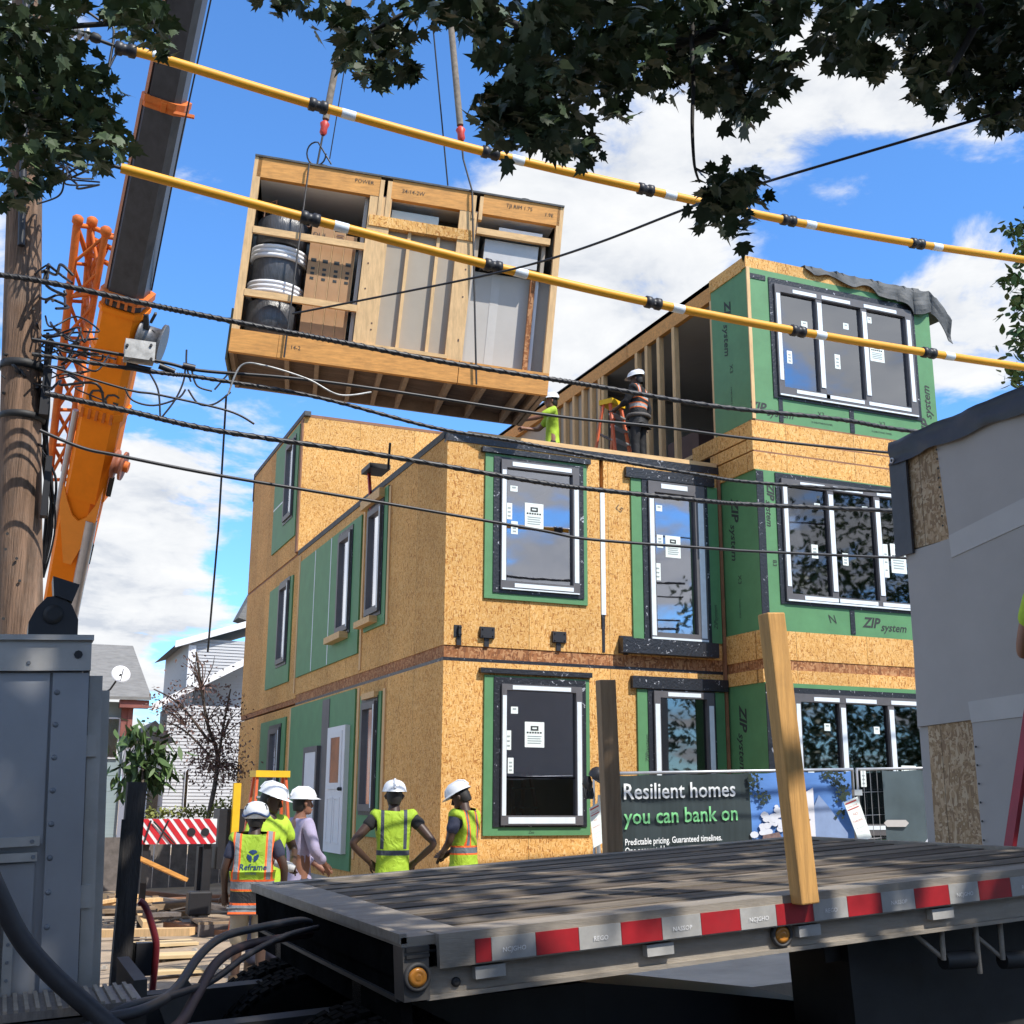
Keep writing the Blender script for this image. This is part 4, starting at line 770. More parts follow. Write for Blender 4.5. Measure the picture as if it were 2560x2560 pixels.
def sect(name, m, t0, t1, w0, d0, w1=None, d1=None, s=0, par=None):
    w1 = w1 or w0; d1 = d1 or d0; b = MB()
    ring_ = lambda t, w, d: [cP(t, s+w/2*x, d/2*y) for x, y in ((-1, .55), (-.72, 1), (.72, 1), (1, .55), (1, -.7), (.55, -1), (-.55, -1), (-1, -.7))]
    a, c = ring_(t0, w0, d0), ring_(t1, w1, d1); b.add(a+c, [tuple(range(8))[::-1], tuple(range(8, 16))]+[(i, (i+1) % 8, 8+(i+1) % 8, 8+i) for i in range(8)])
    return b.build(name, m, par or crane)
t540, t195 = ct(548), ct(196)
sect('boom_section', 'boomd', t540-.3, t195, 1.10, 1.15); sect('boom_section', 'boomd', t195-.3, ct(-700), .94, 1.0); 
sect('boom_section', 'boomd', ct(-700)-.4, 40, .80, .85)
for (y, w) in ((196, 1.22), (206, 1.16)): sect('boom_collar', 'orangeb', ct(y), ct(y)+.12, w, w)
MB().bar(cP(ct(200), .4, .6), cP(ct(196), .95, .55), .06).bar(cP(ct(205), .1, .6), cP(ct(188), .1, .62), .09).build('collar_bracket', 'orangeb', crane)
for t0, t1, w in ((t540-.3, t195, 1.10), (t195, ct(-700), .94)): MB().box((-w/2-.05, -.3, t0), (-w/2+.03, .42, t1), lambda a, b_, c: cP(c, a, b_)).build('boom_edge', 'pink', crane)
sect('boom_base', 'orange', ct(930), ct(575), 1.24, 1.3); sect('boom_foot', 'orange', ct(1290), ct(930), .95, .9, 1.15, 1.25, s=-.12)
sect('boom_foot', 'orange', -7.2, ct(1290), .95, .9, s=-.12)
for y, w, h in ((560, 1.4, .14), (585, 1.34, .1), (668, 1.32, .22), (775, 1.38, .16)): sect('boom_collar', 'orange' if y != 560 else 'orangeb', ct(y), ct(y)+h, w, w+.02)
b = MB()
for y in (568, 672, 778):
    for k in range(5): b.box((-.5+.22*k, .68, ct(y)-.02), (-.42+.22*k, .74, ct(y)+.2), lambda a, b_, c: cP(c, a, b_))
b.split('collar_lug', 'orangeb', crane)
vp = [(-.60, ct(905)), (-.38, ct(935)), (-.15, ct(958)), (.05, ct(965)), (.27, ct(955)), (.47, ct(930)), (.62, ct(895)), (.60, ct(955)), (.30, ct(1010)), (.10, ct(1045)), (-.15, ct(1045)), (-.36, ct(1000)), (-.60, ct(945))]
MB().prism([cP(t, s, .66) for s, t in vp], cN*.05).build('wedge_plate', mat('bright orange plate', (.85, .26, .02), .35, var=.06), crane)
MB().tube([cP(ct(780), -.74, .35), cP(ct(1000), -.74, .3)], .065, 12).build('hydraulic_pipe', 'cyl', crane); MB().tube([cP(ct(960), .42, .6), cP(ct(1300), .46, .6)], .13, 14).build('hydraulic_cylinder', 'cyl', crane)
w = MB().lathe([(.32, 0), (.32, .05), (.2, .06), (.2, .16), (.32, .17), (.32, .22)], cP(ct(852), .72, .45), cS, 22).build('guide_sheave', mat('rusty sheave', (.30, .10, .05), .6, var=.3), crane); MB().lathe([(.12, 0), (.12, .16)], cP(ct(852), .94, .45), cS, 12).build('sheave_hub', 'orangeb', w)
w = MB().lathe([(.42, 0), (.42, .06), (.30, .08), (.30, .42), (.42, .44), (.42, .5)], cP(ct(622), .62, .15), cS, 24).build('winch_drum', mat('grey winch drum', (.13, .13, .135), .5, .5, var=.4, scale=20, stretch=(1, 1, 1)), crane)
MB().bar(cP(ct(575), .7, .3), cP(ct(650), 1.05, .3), .1).bar(cP(ct(600), 1.05, .3), cP(ct(640), .7, .6), .08).bar(cP(ct(565), 1.0, .4), cP(ct(590), .85, .1), .05).build('winch_frame', 'dsteel', crane)
text('C', .5, 'ink', cP(ct(752), -.42, .672), cS, cA, parent=crane); text('G', .5, 'ink', cP(ct(752), .05, .672), cS, cA, parent=crane)
for yy, s in ((880, .72), (1010, .52)): MB().bar(cP(ct(yy), s, .3), cP(ct(yy+35), s, .35), .09).build('cable_clip', 'dsteel', crane)
# stowed lattice jib at the left of the boom
ch = [(145, 425, 118, 905), (172, 428, 150, 905), (198, 446, 135, 890), (224, 450, 165, 880)]
cols = []
for k, (xa, ya, xb, yb) in enumerate(ch): cols.append((dep(xa, ya, 25.2+.35*(k % 2)), dep(xb-(14 if k else 26), yb, 26.6+.35*(k % 2))))
b = MB(); segs = 7
for a, c in cols[:2]: b.tube([a, c], .085, 8)
knee = [dep(208, 545, 25.3), dep(215, 540, 25.7)]
b.tube([cols[2][0], dep(178, 560, 25.6), cols[2][1]], .075, 8).tube([cols[3][0], knee[0]], .08, 8)
tips = [c[0] for c in cols]
for p in tips: b.lathe([(.07, 0), (.12, .06), (.12, .17), (.06, .22)], p, cA, 10)
P2 = lambda c, f: c[0].lerp(c[1], f)
for i in range(segs):
    f0, f1 = i/segs, (i+1)/segs
    b.tube([P2(cols[0], f0), P2(cols[1], f1)], .042, 6).tube([P2(cols[1], f0), P2(cols[2], f1)], .04, 6).tube([P2(cols[0], f1), P2(cols[1], f1)], .04, 6).tube([P2(cols[2], f0), P2(cols[0], f1)], .036, 6)
for a, c in ((tips[0], tips[1]), (tips[1], tips[3]), (tips[2], tips[3]), (tips[0], P2(cols[1], .12)), (P2(cols[1], .04), dep(213, 470, 25.4)), (P2(cols[1], .1), dep(208, 500, 25.4)), (P2(cols[1], .25), dep(200, 470, 25.4)), (P2(cols[0], .27), dep(208, 548, 25.4)), (P2(cols[1], .27), dep(190, 455, 25.5)), (P2(cols[1], .3), dep(160, 560, 25.5))): b.tube([a, c], .055, 6)
b.build('lattice_jib', 'orangeb', crane)
b = MB()
for f in (.35, .5, .65, .8): a = P2(cols[1], f); b.bar(a, cP((a-cB).dot(cA), -.55, .2), .09)
b.split('jib_bracket', 'orangeb', crane)
MB().box((-2.4, -1.6, 0), (3.2, 7, .1), lambda a, b_, c: cP(-7.2, 0, 0)+Vector((a, b_, c-.6))).build('crane_carrier', 'orange', crane)
for lab, pts, r_ in (('thin hoist line hanging close beside the dark crane boom', [dep(402, -20, 21.5), dep(340, 270, 22.5), dep(286, 548, 24.5)], .016), ('thin tag line hanging from the module to the ground at the left', [dep(427, 745, 16), dep(412, 1000, 16.2), dep(392, 1230, 16.4)], .014), ('thin line hanging from the crane winch', [dep(236, 720, 26), dep(221, 850, 26.4)], .018), ('left thin rope of the pair above the module', [dep(650, 130, 17), dep(622, 300, 17)], .008), ('right thin rope of the pair above the module', [dep(816, 40, 17), dep(845, 350, 17)], .011)):
    o = MB().tube(pts, r_, 6).build('rope', 'dsteel', loc=pts[0]); tag(o, lab, 'rope')
# ------------------------------------------------------------------ utility pole and overhead lines
PX = -.05; PY = 10.2
M['polew'] = mat('weathered pole timber', (.20, .122, .078), .9, var=.65, scale=3, stretch=(7, 7, .3), bump=.9, bscale=14, dirt=.35, dirtcol=(.34, .29, .24))
_a, _b = ony(37, 1190, PY), ony(45, 420, PY)
px_at = lambda z: _a.x+(_b.x-_a.x)*(z-_a.z)/(_b.z-_a.z)
pole = thing('utility_pole', 'weathered timber utility pole carrying tangled wires at the left edge', 'utility pole', (PX, PY, 0))
b = MB(); k = 40
_a, _b = ony(37, 1190, PY), ony(45, 420, PY); pp = [(_a.x+(_b.x-_a.x)*(z-_a.z)/(_b.z-_a.z)+.008*math.sin(z), PY, z) for z in [i*.32 for i in range(k)]]
b.tube(pp, [.205-.0030*i for i in range(k)], 22).build('pole', 'polew', pole)
MB().lathe([(.150, 0), (.180, .01), (.180, .07), (.150, .08)], (px_at(5.15), PY, 5.15), n=22).lathe([(.165, 0), (.183, .01), (.183, .05), (.165, .06)], (px_at(4.72), PY, 4.72), n=22).split('band', 'dsteel', pole)
M['zincw'] = mat('pale zinc sleeve', (.42, .42, .41), .5, .4, var=.4, scale=14)
MB().tube([(px_at(6.2)-.02, PY-.19, 6.2), (px_at(7)-.01, PY-.18, 7), (px_at(9), PY-.16, 9)], .03, 8).split('riser_pipe', 'black', pole)
MB().box((px_at(4.8)+.13, PY-.2, 4.75), (px_at(4.8)+.20, PY-.05, 5.15)).box((px_at(4)+.15, PY-.22, 3.9), (px_at(4)+.2, PY-.1, 4.4)).box((px_at(7)+.12, PY-.2, 7.05), (px_at(7)+.24, PY-.05, 7.2)).split('cable_bracket', 'black', pole)
b = MB(); rr = random.Random(3)
def tangle(n, x0, x1, ya, yb, r0, r1):
    for i in range(n):
        ps = []; x = rr.uniform(*x0); y = rr.uniform(ya, yb)
        for j in range(5): ps.append(dep(x+(rr.uniform(*x1)-x)*j/4+rr.uniform(-7, 7), y+rr.uniform(-16, 20)+j*rr.uniform(0, 7), 9.75+rr.uniform(-.12, .3)))
        b.tube(curve(ps, 5), rr.uniform(r0, r1), 5)
tangle(16, (66, 100), (120, 230), 610, 730, .006, .012); tangle(9, (70, 100), (110, 200), 300, 330, .006, .011); tangle(8, (-5, 20), (60, 95), 600, 840, .008, .014); tangle(6, (70, 90), (100, 140), 500, 560, .008, .014)
for i in range(7): b.tube(curve([dep(92+rr.uniform(-6, 8), 640+rr.uniform(-20, 20), 9.9), dep(84+rr.uniform(-4, 10), 760+rr.uniform(-30, 30), 9.9), dep(80+rr.uniform(0, 14), 860, 9.9), dep(96+rr.uniform(-8, 10), 960+rr.uniform(-40, 40), 9.95), dep(78+rr.uniform(-2, 6), 1090, 9.95)], 6), rr.uniform(.007, .016), 5)
b.tube(curve([dep(70, 385, 9.9), dep(110, 370, 9.8), dep(120, 345, 9.8), dep(112, 320, 9.85)]), .008, 6)
b.split('wire', 'black', pole)
b = MB()
for i in range(14): b.lathe([(.012, 0), (.012, .01)], (PX+rr.uniform(-.1, .1), PY-.185, rr.uniform(2, 6)), (0, -1, 0), 6)
b.split('bolt_head', 'dsteel', pole)
M['guard'] = mat('yellow line guard', (.78, .36, .015), .5, var=.12, scale=2, stretch=(.5, 3, 3), dirt=.25, dirtcol=(.35, .14, .02))
YW = 9.6
def wire(label, pts, r, m='black', name='overhead_cable', cat='cable', Y=YW, group=None, twist=0, n=8):
    P = curve([ony(x, y, Y) for x, y in pts], n)
    b = MB(); b.tube(P, r, 8)
    if twist:
        for ph in (0, 3.14):
            q = []
            for i in range(len(P)*4-3):
                f = i/4; j = min(int(f), len(P)-2); p = P[j].lerp(P[j+1], f-j); a = i*.9+ph; q.append(p+Vector((0, math.cos(a), math.sin(a)))*r*.8)
            b.tube(q, r*.42, 5)
    o = b.build(name, m, loc=P[0]); return tag(o, label, cat, group)
def guarded(label, pts, knots, ext0, extend):
    t = thing('line_guard', label, 'line guard', ony(*pts[0], YW), 'yellow line guards over the street')
    P = curve([ony(x, y, YW) for x, y in pts]); MB().tube(P, .044, 12).build('guard_tube', 'guard', t)
    for kx, ky in knots:
        i = min(range(len(P)), key=lambda i: abs(P[i].x-ony(kx, ky, YW).x)); d = (P[min(i+1, len(P)-1)]-P[max(i-1, 0)]).normalized(); c = ony(kx, ky, YW)
        MB().lathe([(.045, -.09), (.062, -.08), (.062, -.03), (.05, -.02), (.05, .02), (.062, .03), (.062, .08), (.045, .09)], c, d, 12).build('coupler', 'black', t)
        MB().lathe([(.046, .0), (.047, .002), (.047, .13), (.046, .132)], c+d*.22, d, 12).build('end_label', 'film', t)
    MB().tube([ony(x, y, YW) for x, y in ext0], .016, 6).tube([ony(x, y, YW) for x, y in extend], .016, 6).build('inner_conductor', 'black', t)
guarded('upper yellow line guard across the sky with black couplers', [(225, 90), (310, 112), (600, 200), (920, 288), (1215, 357), (1480, 415), (1730, 460), (1960, 494)], [(237, 94), (600, 200), (925, 289), (1218, 358), (1487, 416), (1730, 460)], [(96, 42), (225, 90)], [(1960, 494), (2300, 545)])
guarded('lower yellow line guard across the module and the upper bay window', [(228, 317), (585, 413), (930, 502), (1232, 572), (1505, 625), (1752, 666), (1960, 697)], [(585, 413), (930, 502), (1232, 572), (1505, 625), (1752, 666)], [(60, 268), (228, 317)], [(1960, 697), (2300, 745)])
a, c = ony(96, 42, YW), ony(140, 58, YW); d = (c-a).normalized()
t = thing('line_insulator', 'grey ribbed insulator at the upper left among the leaves', 'insulator', a); b = MB()
for i in range(6): b.lathe([(.03, 0), (.065, .012), (.065, .028), (.03, .045)], a+d*(i*.055), d, 14)
b.build('insulator_sheds', 'zincw', t); MB().bar(ony(145, 58, YW), ony(190, 77, YW), .035).lathe([(.03, 0), (.045, .02), (.045, .06), (.03, .09)], ony(170, 68, YW), d, 8).build('clevis', 'dsteel', t)
wire('thick black cable bundle passing along the bottom beam of the hanging module', [(-60, 512), (76, 530), (270, 572), (377, 594), (545, 627), (651, 647), (838, 683), (1038, 715), (1132, 730), (1346, 766), (1581, 791), (1733, 815), (2100, 850)], .023, twist=1)
wire('thinner black cable under the thick bundle near the module bottom', [(60, 640), (300, 682), (377, 699), (545, 713), (718, 735), (1041, 784), (1240, 805), (1420, 828), (1699, 856), (2100, 890)], .015)
wire('twisted black cable crossing below the module underside to the parapet', [(60, 668), (300, 703), (377, 712), (592, 748), (815, 806), (971, 833), (1117, 861), (1320, 896), (1419, 910), (1697, 930), (2100, 960)], .017, twist=1)
wire('heavy black cable crossing in front of the second-floor window heads', [(85, 742), (240, 775), (407, 812), (720, 859), (1011, 909), (1117, 923), (1328, 945), (1420, 952), (1709, 965), (2100, 985)], .022, twist=1)
wire('lowest thin black cable crossing the middle of the second-floor windows', [(75, 812), (155, 845), (225, 860), (407, 896), (700, 945), (1011, 999), (1117, 1018), (1361, 1036), (1419, 1040), (1711, 1053), (2100, 1065)], .014)
wire('short low service cable below the pole junction boxes', [(90, 690), (240, 735), (300, 745), (430, 775), (480, 800)], .010)
o = MB().tube(curve([dep(552, 592, 9.9), dep(842, 535, 9.2), dep(998, 500, 8.8), dep(1132, 457, 8.3), dep(1310, 388, 7.7), dep(1440, 345, 7.4), dep(1860, 220, 6.6), dep(2200, 110, 6.2)]), .009, 7).build('overhead_cable', 'black', loc=dep(552, 592, 9.9)); tag(o, 'thin black service wire climbing to the upper right through the hanging leaf cluster', 'cable')
o = MB().tube(curve([ony(430, 745, YW), ony(455, 690, YW-.05), ony(500, 690, YW-.1), ony(580, 715, YW-.1), ony(640, 745, YW-.1), ony(700, 740, YW)]), .008, 6).build('overhead_cable', 'zincw', loc=ony(430, 745, YW)); tag(o, 'pale loose cable drooping in front of the module underside', 'cable')
t = thing('cable_splice_box', 'pale grey splice box hanging on the cables right of the pole', 'junction box', ony(262, 665, YW)); MB().box((ony(234, 665, YW).x, YW-.09, ony(250, 682, YW).z), (ony(291, 665, YW).x, YW+.05, ony(250, 647, YW).z)).build('box_body', 'zincw', t)
b = MB()
for x in (240, 285):
    for y in (652, 678): b.lathe([(.012, 0), (.012, .015)], ony(x, y, YW-.09), (0, -1, 0), 8)
b.split('lug', 'black', t); MB().tube([ony(238, 690, YW), ony(285, 700, YW)], .03, 10).tube([ony(300, 690, YW), ony(330, 702, YW)], .026, 10).tube([ony(345, 690, YW), ony(368, 695, YW)], .03, 10).split('splice_sleeve', 'black', t)
b = MB()
for l in ([(280, 700), (298, 735), (302, 780), (302, 790)], [(235, 730), (250, 755), (290, 765), (335, 752), (350, 735)], [(355, 735), (375, 762), (405, 762), (435, 740)], [(350, 690), (346, 720), (330, 755), (303, 790)], [(352, 660), (352, 690), (360, 720)], [(362, 700), (372, 728), (400, 738)], [(435, 700), (405, 735)]): b.tube(curve([ony(x, y, YW) for x, y in l], 6), .008, 6)
t = thing('drip_loops', 'thin black drip loops hanging under the pale splice box', 'cable loop', ony(300, 730, YW)); b.split('loop', 'black', t)
o = MB().tube(curve([ony(x, y, YW) for x, y in ((225, 90), (205, 130), (198, 160), (215, 60), (190, 40), (120, -10))], 6), .012, 6).build('overhead_cable', 'black', loc=ony(225, 90, YW)); tag(o, 'black jumper wire dropping from the upper line beside the insulator', 'cable')
o = MB().tube(curve([dep(62, -20, 8.5), dep(48, 150, 9.2), dep(38, 300, 9.85)], 6), .016, 6).build('overhead_cable', 'black', loc=dep(62, -20, 8.5)); tag(o, 'black wire running up through the leaves above the pole', 'cable')
# ------------------------------------------------------------------ banner fence
M['net'] = mat('dark mesh banner', (.028, .042, .045), .55, var=.25, scale=2, stretch=(8, 1, .5)); M['netg'] = mat('slate mesh screen', (.06, .085, .095), .55, var=.3, scale=1.2)
FY = 12.35
def fz(x): return ony(1170, 1459, FY).z+(x-ony(1170, 1459, FY).x)*(ony(1765, 1449, FY).z-ony(1170, 1459, FY).z)/(ony(1765, 1449, FY).x-ony(1170, 1459, FY).x)
fxa, fxb, fxc = ony(1120, 1459, FY).x, ony(1612, 1450, FY).x, ony(1800, 1449, FY).x
def fpanel(lab, xa, xb):
    t = thing('site_fence_panel', lab, 'fence', (xa, FY, gz(xa, FY)), 'temporary site fence panels')
    MB().tube([(xa, FY, gz(xa, 0)), (xa, FY, fz(xa)), (xb, FY, fz(xb)), (xb, FY, gz(xb, 0))], .022, 8).build('frame_tube', 'steel', t)
    b = MB()
    for k in range(1, 24):
        x = xa+(xb-xa)*k/24
        if x < fxb-.05 and x < ony(1600, 1500, FY).x: continue
        b.tube([(x, FY+.012, gz(x, 0)+.1), (x, FY+.012, fz(x))], .004, 4, False)
    xw = max(xa, min(xb-.1, ony(1600, 1500, FY).x))
    for k in range(1, 6): f = k/6; b.tube([(xw, FY+.016, gz(xw, 0)+(fz(xw)-gz(xw, 0))*f), (xb, FY+.016, gz(xb, 0)+(fz(xb)-gz(xb, 0))*f)], .004, 4, False)
    b.build('mesh_wires', 'steel', t); MB().box((xa-.25, FY-.15, gz(xa, 0)+.05), (xa+.15, FY+.15, gz(xa, 0)+.18)).build('foot_block', 'conc', t); return t
fpanel('left site fence panel holding the printed banner', fxa, fxb-.035); fpanel('right site fence panel with the slate mesh screen', fxb+.035, fxb+2.6)
MB_c = MB().box((fxb-.06, FY-.05, fz(fxb)-.32), (fxb+.06, FY+.05, fz(fxb)-.25)).build('fence_clamp', 'alu', loc=(fxb, FY, 1.8)); tag(MB_c, 'metal clamp joining the two site fence panels', 'clamp')
def cloth(name, m, xa, xb, za, zb, lab, amp=.015, parent=None):
    b = MB(); vs = []; fs = []; nx, ny = 40, 14
    for j in range(ny+1):
        for i in range(nx+1):
            x = xa+(xb-xa)*i/nx; z = za(x)+(zb(x)-za(x))*j/ny
            sag = -.012*abs(math.sin(i*math.pi/10)) if j == ny else 0
            vs.append((x, FY-.035-amp*noise.noise(Vector((x*1.8, z*2.4, 0)))-.006*math.sin(x*9+z*3), z+sag))
    for j in range(ny):
        for i in range(nx): k = j*(nx+1)+i; fs.append((k, k+1, k+nx+2, k+nx+1))
    o = b.add(vs, fs, True).build(name, m, parent, loc=None if parent else (xa, FY, 1)); return o
bz0 = lambda x: fz(x)-1.2; bz1 = lambda x: fz(x)-.02
xs = ony(1412, 1500, FY).x; xe = ony(1605, 1500, FY).x
ban = thing('banner', 'dark mesh banner with the words Resilient homes you can bank on', 'banner', (fxa, FY, 1))
cloth('banner_cloth', 'net', ony(1150, 1500, FY).x, xs, bz0, bz1, '', parent=ban)
bd = Vector((1, 0, (fz(xs)-fz(fxa))/(xs-fxa)))
def _btxt(s_, x, y, size, m): text(s_, size, m, ony(x, y, FY-.065), bd, (0, 0, 1), parent=ban)
M['ltxt'] = mat('white banner lettering', (.82, .84, .84), .6, var=.04); M['gtxt'] = mat('green banner lettering', (.22, .62, .26), .6, var=.15, scale=3, stretch=(2, 1, 1))
def fit(s_, x0, x1, y, m, tall=1):
    a, c = ony(x0, y, FY-.059), ony(x1, y, FY-.059); o = text(s_, 1, m, a, bd, (0, 0, 1), parent=ban, bold=.012); w_ = max(v.co.x for v in o.data.vertices)-min(v.co.x for v in o.data.vertices); k = (c.x-a.x)/w_; base = a-ROOT[ban.name]
    for v in o.data.vertices: q = v.co-base; v.co = base+Vector((q.x*k, q.y, q.z*k*tall))
fit('Resilient homes', 1175, 1386, 1508, 'ltxt', 1.05); fit('you can bank on', 1178, 1393, 1555, 'gtxt', 1.05); fit('Predictable pricing. Guaranteed timelines.', 1179, 1362, 1595, 'ltxt', 1.3); fit('One accountable partner.', 1179, 1300, 1612, 'ltxt', 1.3)
# the photo printed on the banner's right part: a gabled white house, cloud and leaves under blue sky
M['pblue'] = mat('printed sky', (.10, .24, .58), .6, var=.3, scale=1.3, stretch=(.4, 1, 1.6)); M['pblue2'] = mat('printed shaded gable', (.22, .30, .48), .6, var=.12); M['pwht'] = mat('printed white', (.68, .68, .72), .6, var=.08); M['pcl'] = mat('printed cloud', (.62, .64, .70), .6, var=.12, scale=5); M['pleaf'] = mat('printed leaves', (.02, .035, .02), .6, var=.5, scale=12)
cloth('printed_sky', 'pblue', xs+.004, xe, bz0, bz1, '', parent=ban)
def pp2(name, m, pts, d=.062): b = MB(); b.prism([ony(x, y, FY-d) for x, y in pts], (0, .004, 0)); return b.build(name, m, ban)
pp2('printed_gable', 'pblue2', [(1525, 1590), (1530, 1535), (1545, 1500), (1562, 1520), (1600, 1572), (1600, 1590)]); pp2('printed_house_wall', 'pwht', [(1508, 1502), (1534, 1486), (1540, 1590), (1522, 1590), (1518, 1548), (1508, 1545)], .066)
pp2('printed_roof_line', 'ink', [(1506, 1556), (1529, 1545), (1529, 1548), (1509, 1559), (1512, 1590), (1509, 1590)], .07); pp2('printed_far_roof', mat('printed brick', (.20, .13, .12), .6, var=.4, scale=14), [(1438, 1590), (1440, 1576), (1470, 1570), (1480, 1590)], .064)
rr = random.Random(5); b = MB()
for cx, cy, r_, n in ((1450, 1545, 12, 10), (1465, 1535, 14, 12), (1480, 1555, 18, 16), (1440, 1570, 9, 8)):
    for i in range(n):
        x, y, s = cx+rr.gauss(0, r_*.5), cy+rr.gauss(0, r_*.5), rr.uniform(4, 9); b.prism([ony(x+s*math.cos(k), y+s*.8*math.sin(k), FY-.06-.0002*i) for k in [j*.785 for j in range(8)]], (0, .002, 0))
b.build('printed_cloud', 'pcl', ban); b = MB()
for cx, cy, r_, n in ((1420, 1475, 16, 40), (1440, 1500, 14, 28), (1580, 1475, 18, 50), (1592, 1500, 12, 40), (1560, 1462, 10, 16), (1588, 1530, 8, 12)):
    for i in range(n):
        x, y, s, a = min(max(cx+rr.gauss(0, r_*.5), 1415), 1602), max(cy+rr.gauss(0, r_*.6), 1458), rr.uniform(2, 5), rr.uniform(0, 6)
        b.prism([ony(x+s*math.cos(k+a)*(1 if j % 2 else .5), y+s*math.sin(k+a)*(1 if j % 2 else .5), FY-.072-.0001*i) for j, k in enumerate([j*.785 for j in range(8)])], (0, .002, 0))
b.build('printed_leaves', 'pleaf', ban)
scr = thing('mesh_screen', 'slate mesh screen with pale lozenge prints on the right fence panel', 'banner', (fxb, FY, 1)); cloth('screen_cloth', 'netg', ony(1663, 1500, FY).x, fxb+2.55, bz0, bz1, '', parent=scr)
for xa, xb, m_ in ((1668, 1715, 'mem2'), (1752, 1810, 'mem2')): b = MB(); b.prism([ony(x, y, FY-.066) for x, y in ((xa, 1553), (xa+6, 1547), (xb-6, 1547), (xb, 1553), (xb-6, 1560), (xa+6, 1560))], (0, .003, 0)); b.build('printed_lozenge', m_, scr)
def nopark(lab, quad, Y):
    t = thing('paper_sign', lab, 'sign', ony(*quad[0], Y), 'no parking paper signs'); q = [ony(x, y, Y) for x, y in quad]; b = MB(); b.prism(q, (0, .006, 0)); b.build('sheet', 'paper', t)
    a, bx, up = q[0], (q[1]-q[0]), (q[3]-q[0]); w_ = bx.length; h_ = up.length; xd, yd = bx.normalized(), up.normalized()
    for f0, f1 in ((.93, .96), (.78, .80)): b = MB(); b.prism([a+bx*u+up*v+Vector((0, -.004, 0)) for u, v in ((.06, f0), (.94, f0), (.94, f1), (.06, f1))], (0, .003, 0)); b.build('red_border', 'red', t)
    for s_, u, v, sz in (('TOW ZONE', .1, .83, .09), ('NO', .32, .62, .15), ('PARKING', .12, .46, .12), ('BY ORDER', .2, .3, .06), ('POLICE', .3, .2, .06)):
        o = text(s_, 1, 'red' if v > .4 else 'inkg', a+bx*u+up*v+Vector((0, -.004, 0)), xd, yd, parent=t); k = (1-2*u)*w_/max(.01, max((vv.co-(a+bx*u+up*v-ROOT[t.name])).dot(xd) for vv in o.data.vertices)); base = a+bx*u+up*v-ROOT[t.name]
        for vv in o.data.vertices: vv.co = base+(vv.co-base)*k
nopark('tilted white no parking sign with red print at the fence panel joint', [(1622, 1590), (1645, 1580), (1618, 1503), (1592, 1514)], FY-.12)
nopark('white no parking sign half hidden beside the dark timber post', [(1120, 1600), (1138, 1590), (1136, 1510), (1112, 1525)], 12.2)
o = MB(); o.prism([ony(x, y, 9.5) for x, y in ((1749, 1590), (1772, 1557), (1790, 1590))], (0, .03, 0)); o = o.build('plywood_offcut', 'white', loc=ony(1770, 1590, 9.5)); tag(o, 'white triangular board corner poking up behind the trailer deck', 'board')
t = thing('baseball_hat', 'black peaked cap hooked beside the dark timber post', 'cap', ony(1128, 1470, 12.1)); p = ony(1128, 1465, 12.1)
MB().lathe([(.105, -.03), (.11, .0), (.10, .05), (.065, .09), (.01, .105)], p, (.35, -.3, .85), 18).build('crown', 'black', t); MB().lathe([(.0, 0), (.12, -.005), (.14, -.02), (.0, -.015)], p+Vector((.05, -.04, -.06)), (.35, -.3, .85), 18).build('peak', 'black', t)
t = thing('black_work_glove', 'crumpled black work glove hung left of the black cap', 'glove', ony(1108, 1480, 12.15)); b = MB(); p = ony(1108, 1478, 12.15)
b.tube([p+Vector((.0, 0, .08)), p, p+Vector((.02, 0, -.09))], [.035, .06, .035], 10)
for k in range(5): b.tube([p+Vector((-.05+.025*k, -.01, -.05)), p+Vector((-.045+.025*k, -.03, -.13-.02*(k % 2))), p+Vector((-.035+.02*k, -.035, -.17))], [.016, .014, .01], 7)
b.build('glove_body', 'black', t)
o = MB().tube([ony(1132, 1500, 12.3), ony(1128, 1580, 12.3), ony(1130, 1620, 12.3)], .025, 8).build('sign_post', 'steel', loc=ony(1130, 1600, 12.3)); tag(o, 'thin metal post behind the half hidden no parking sign', 'post')
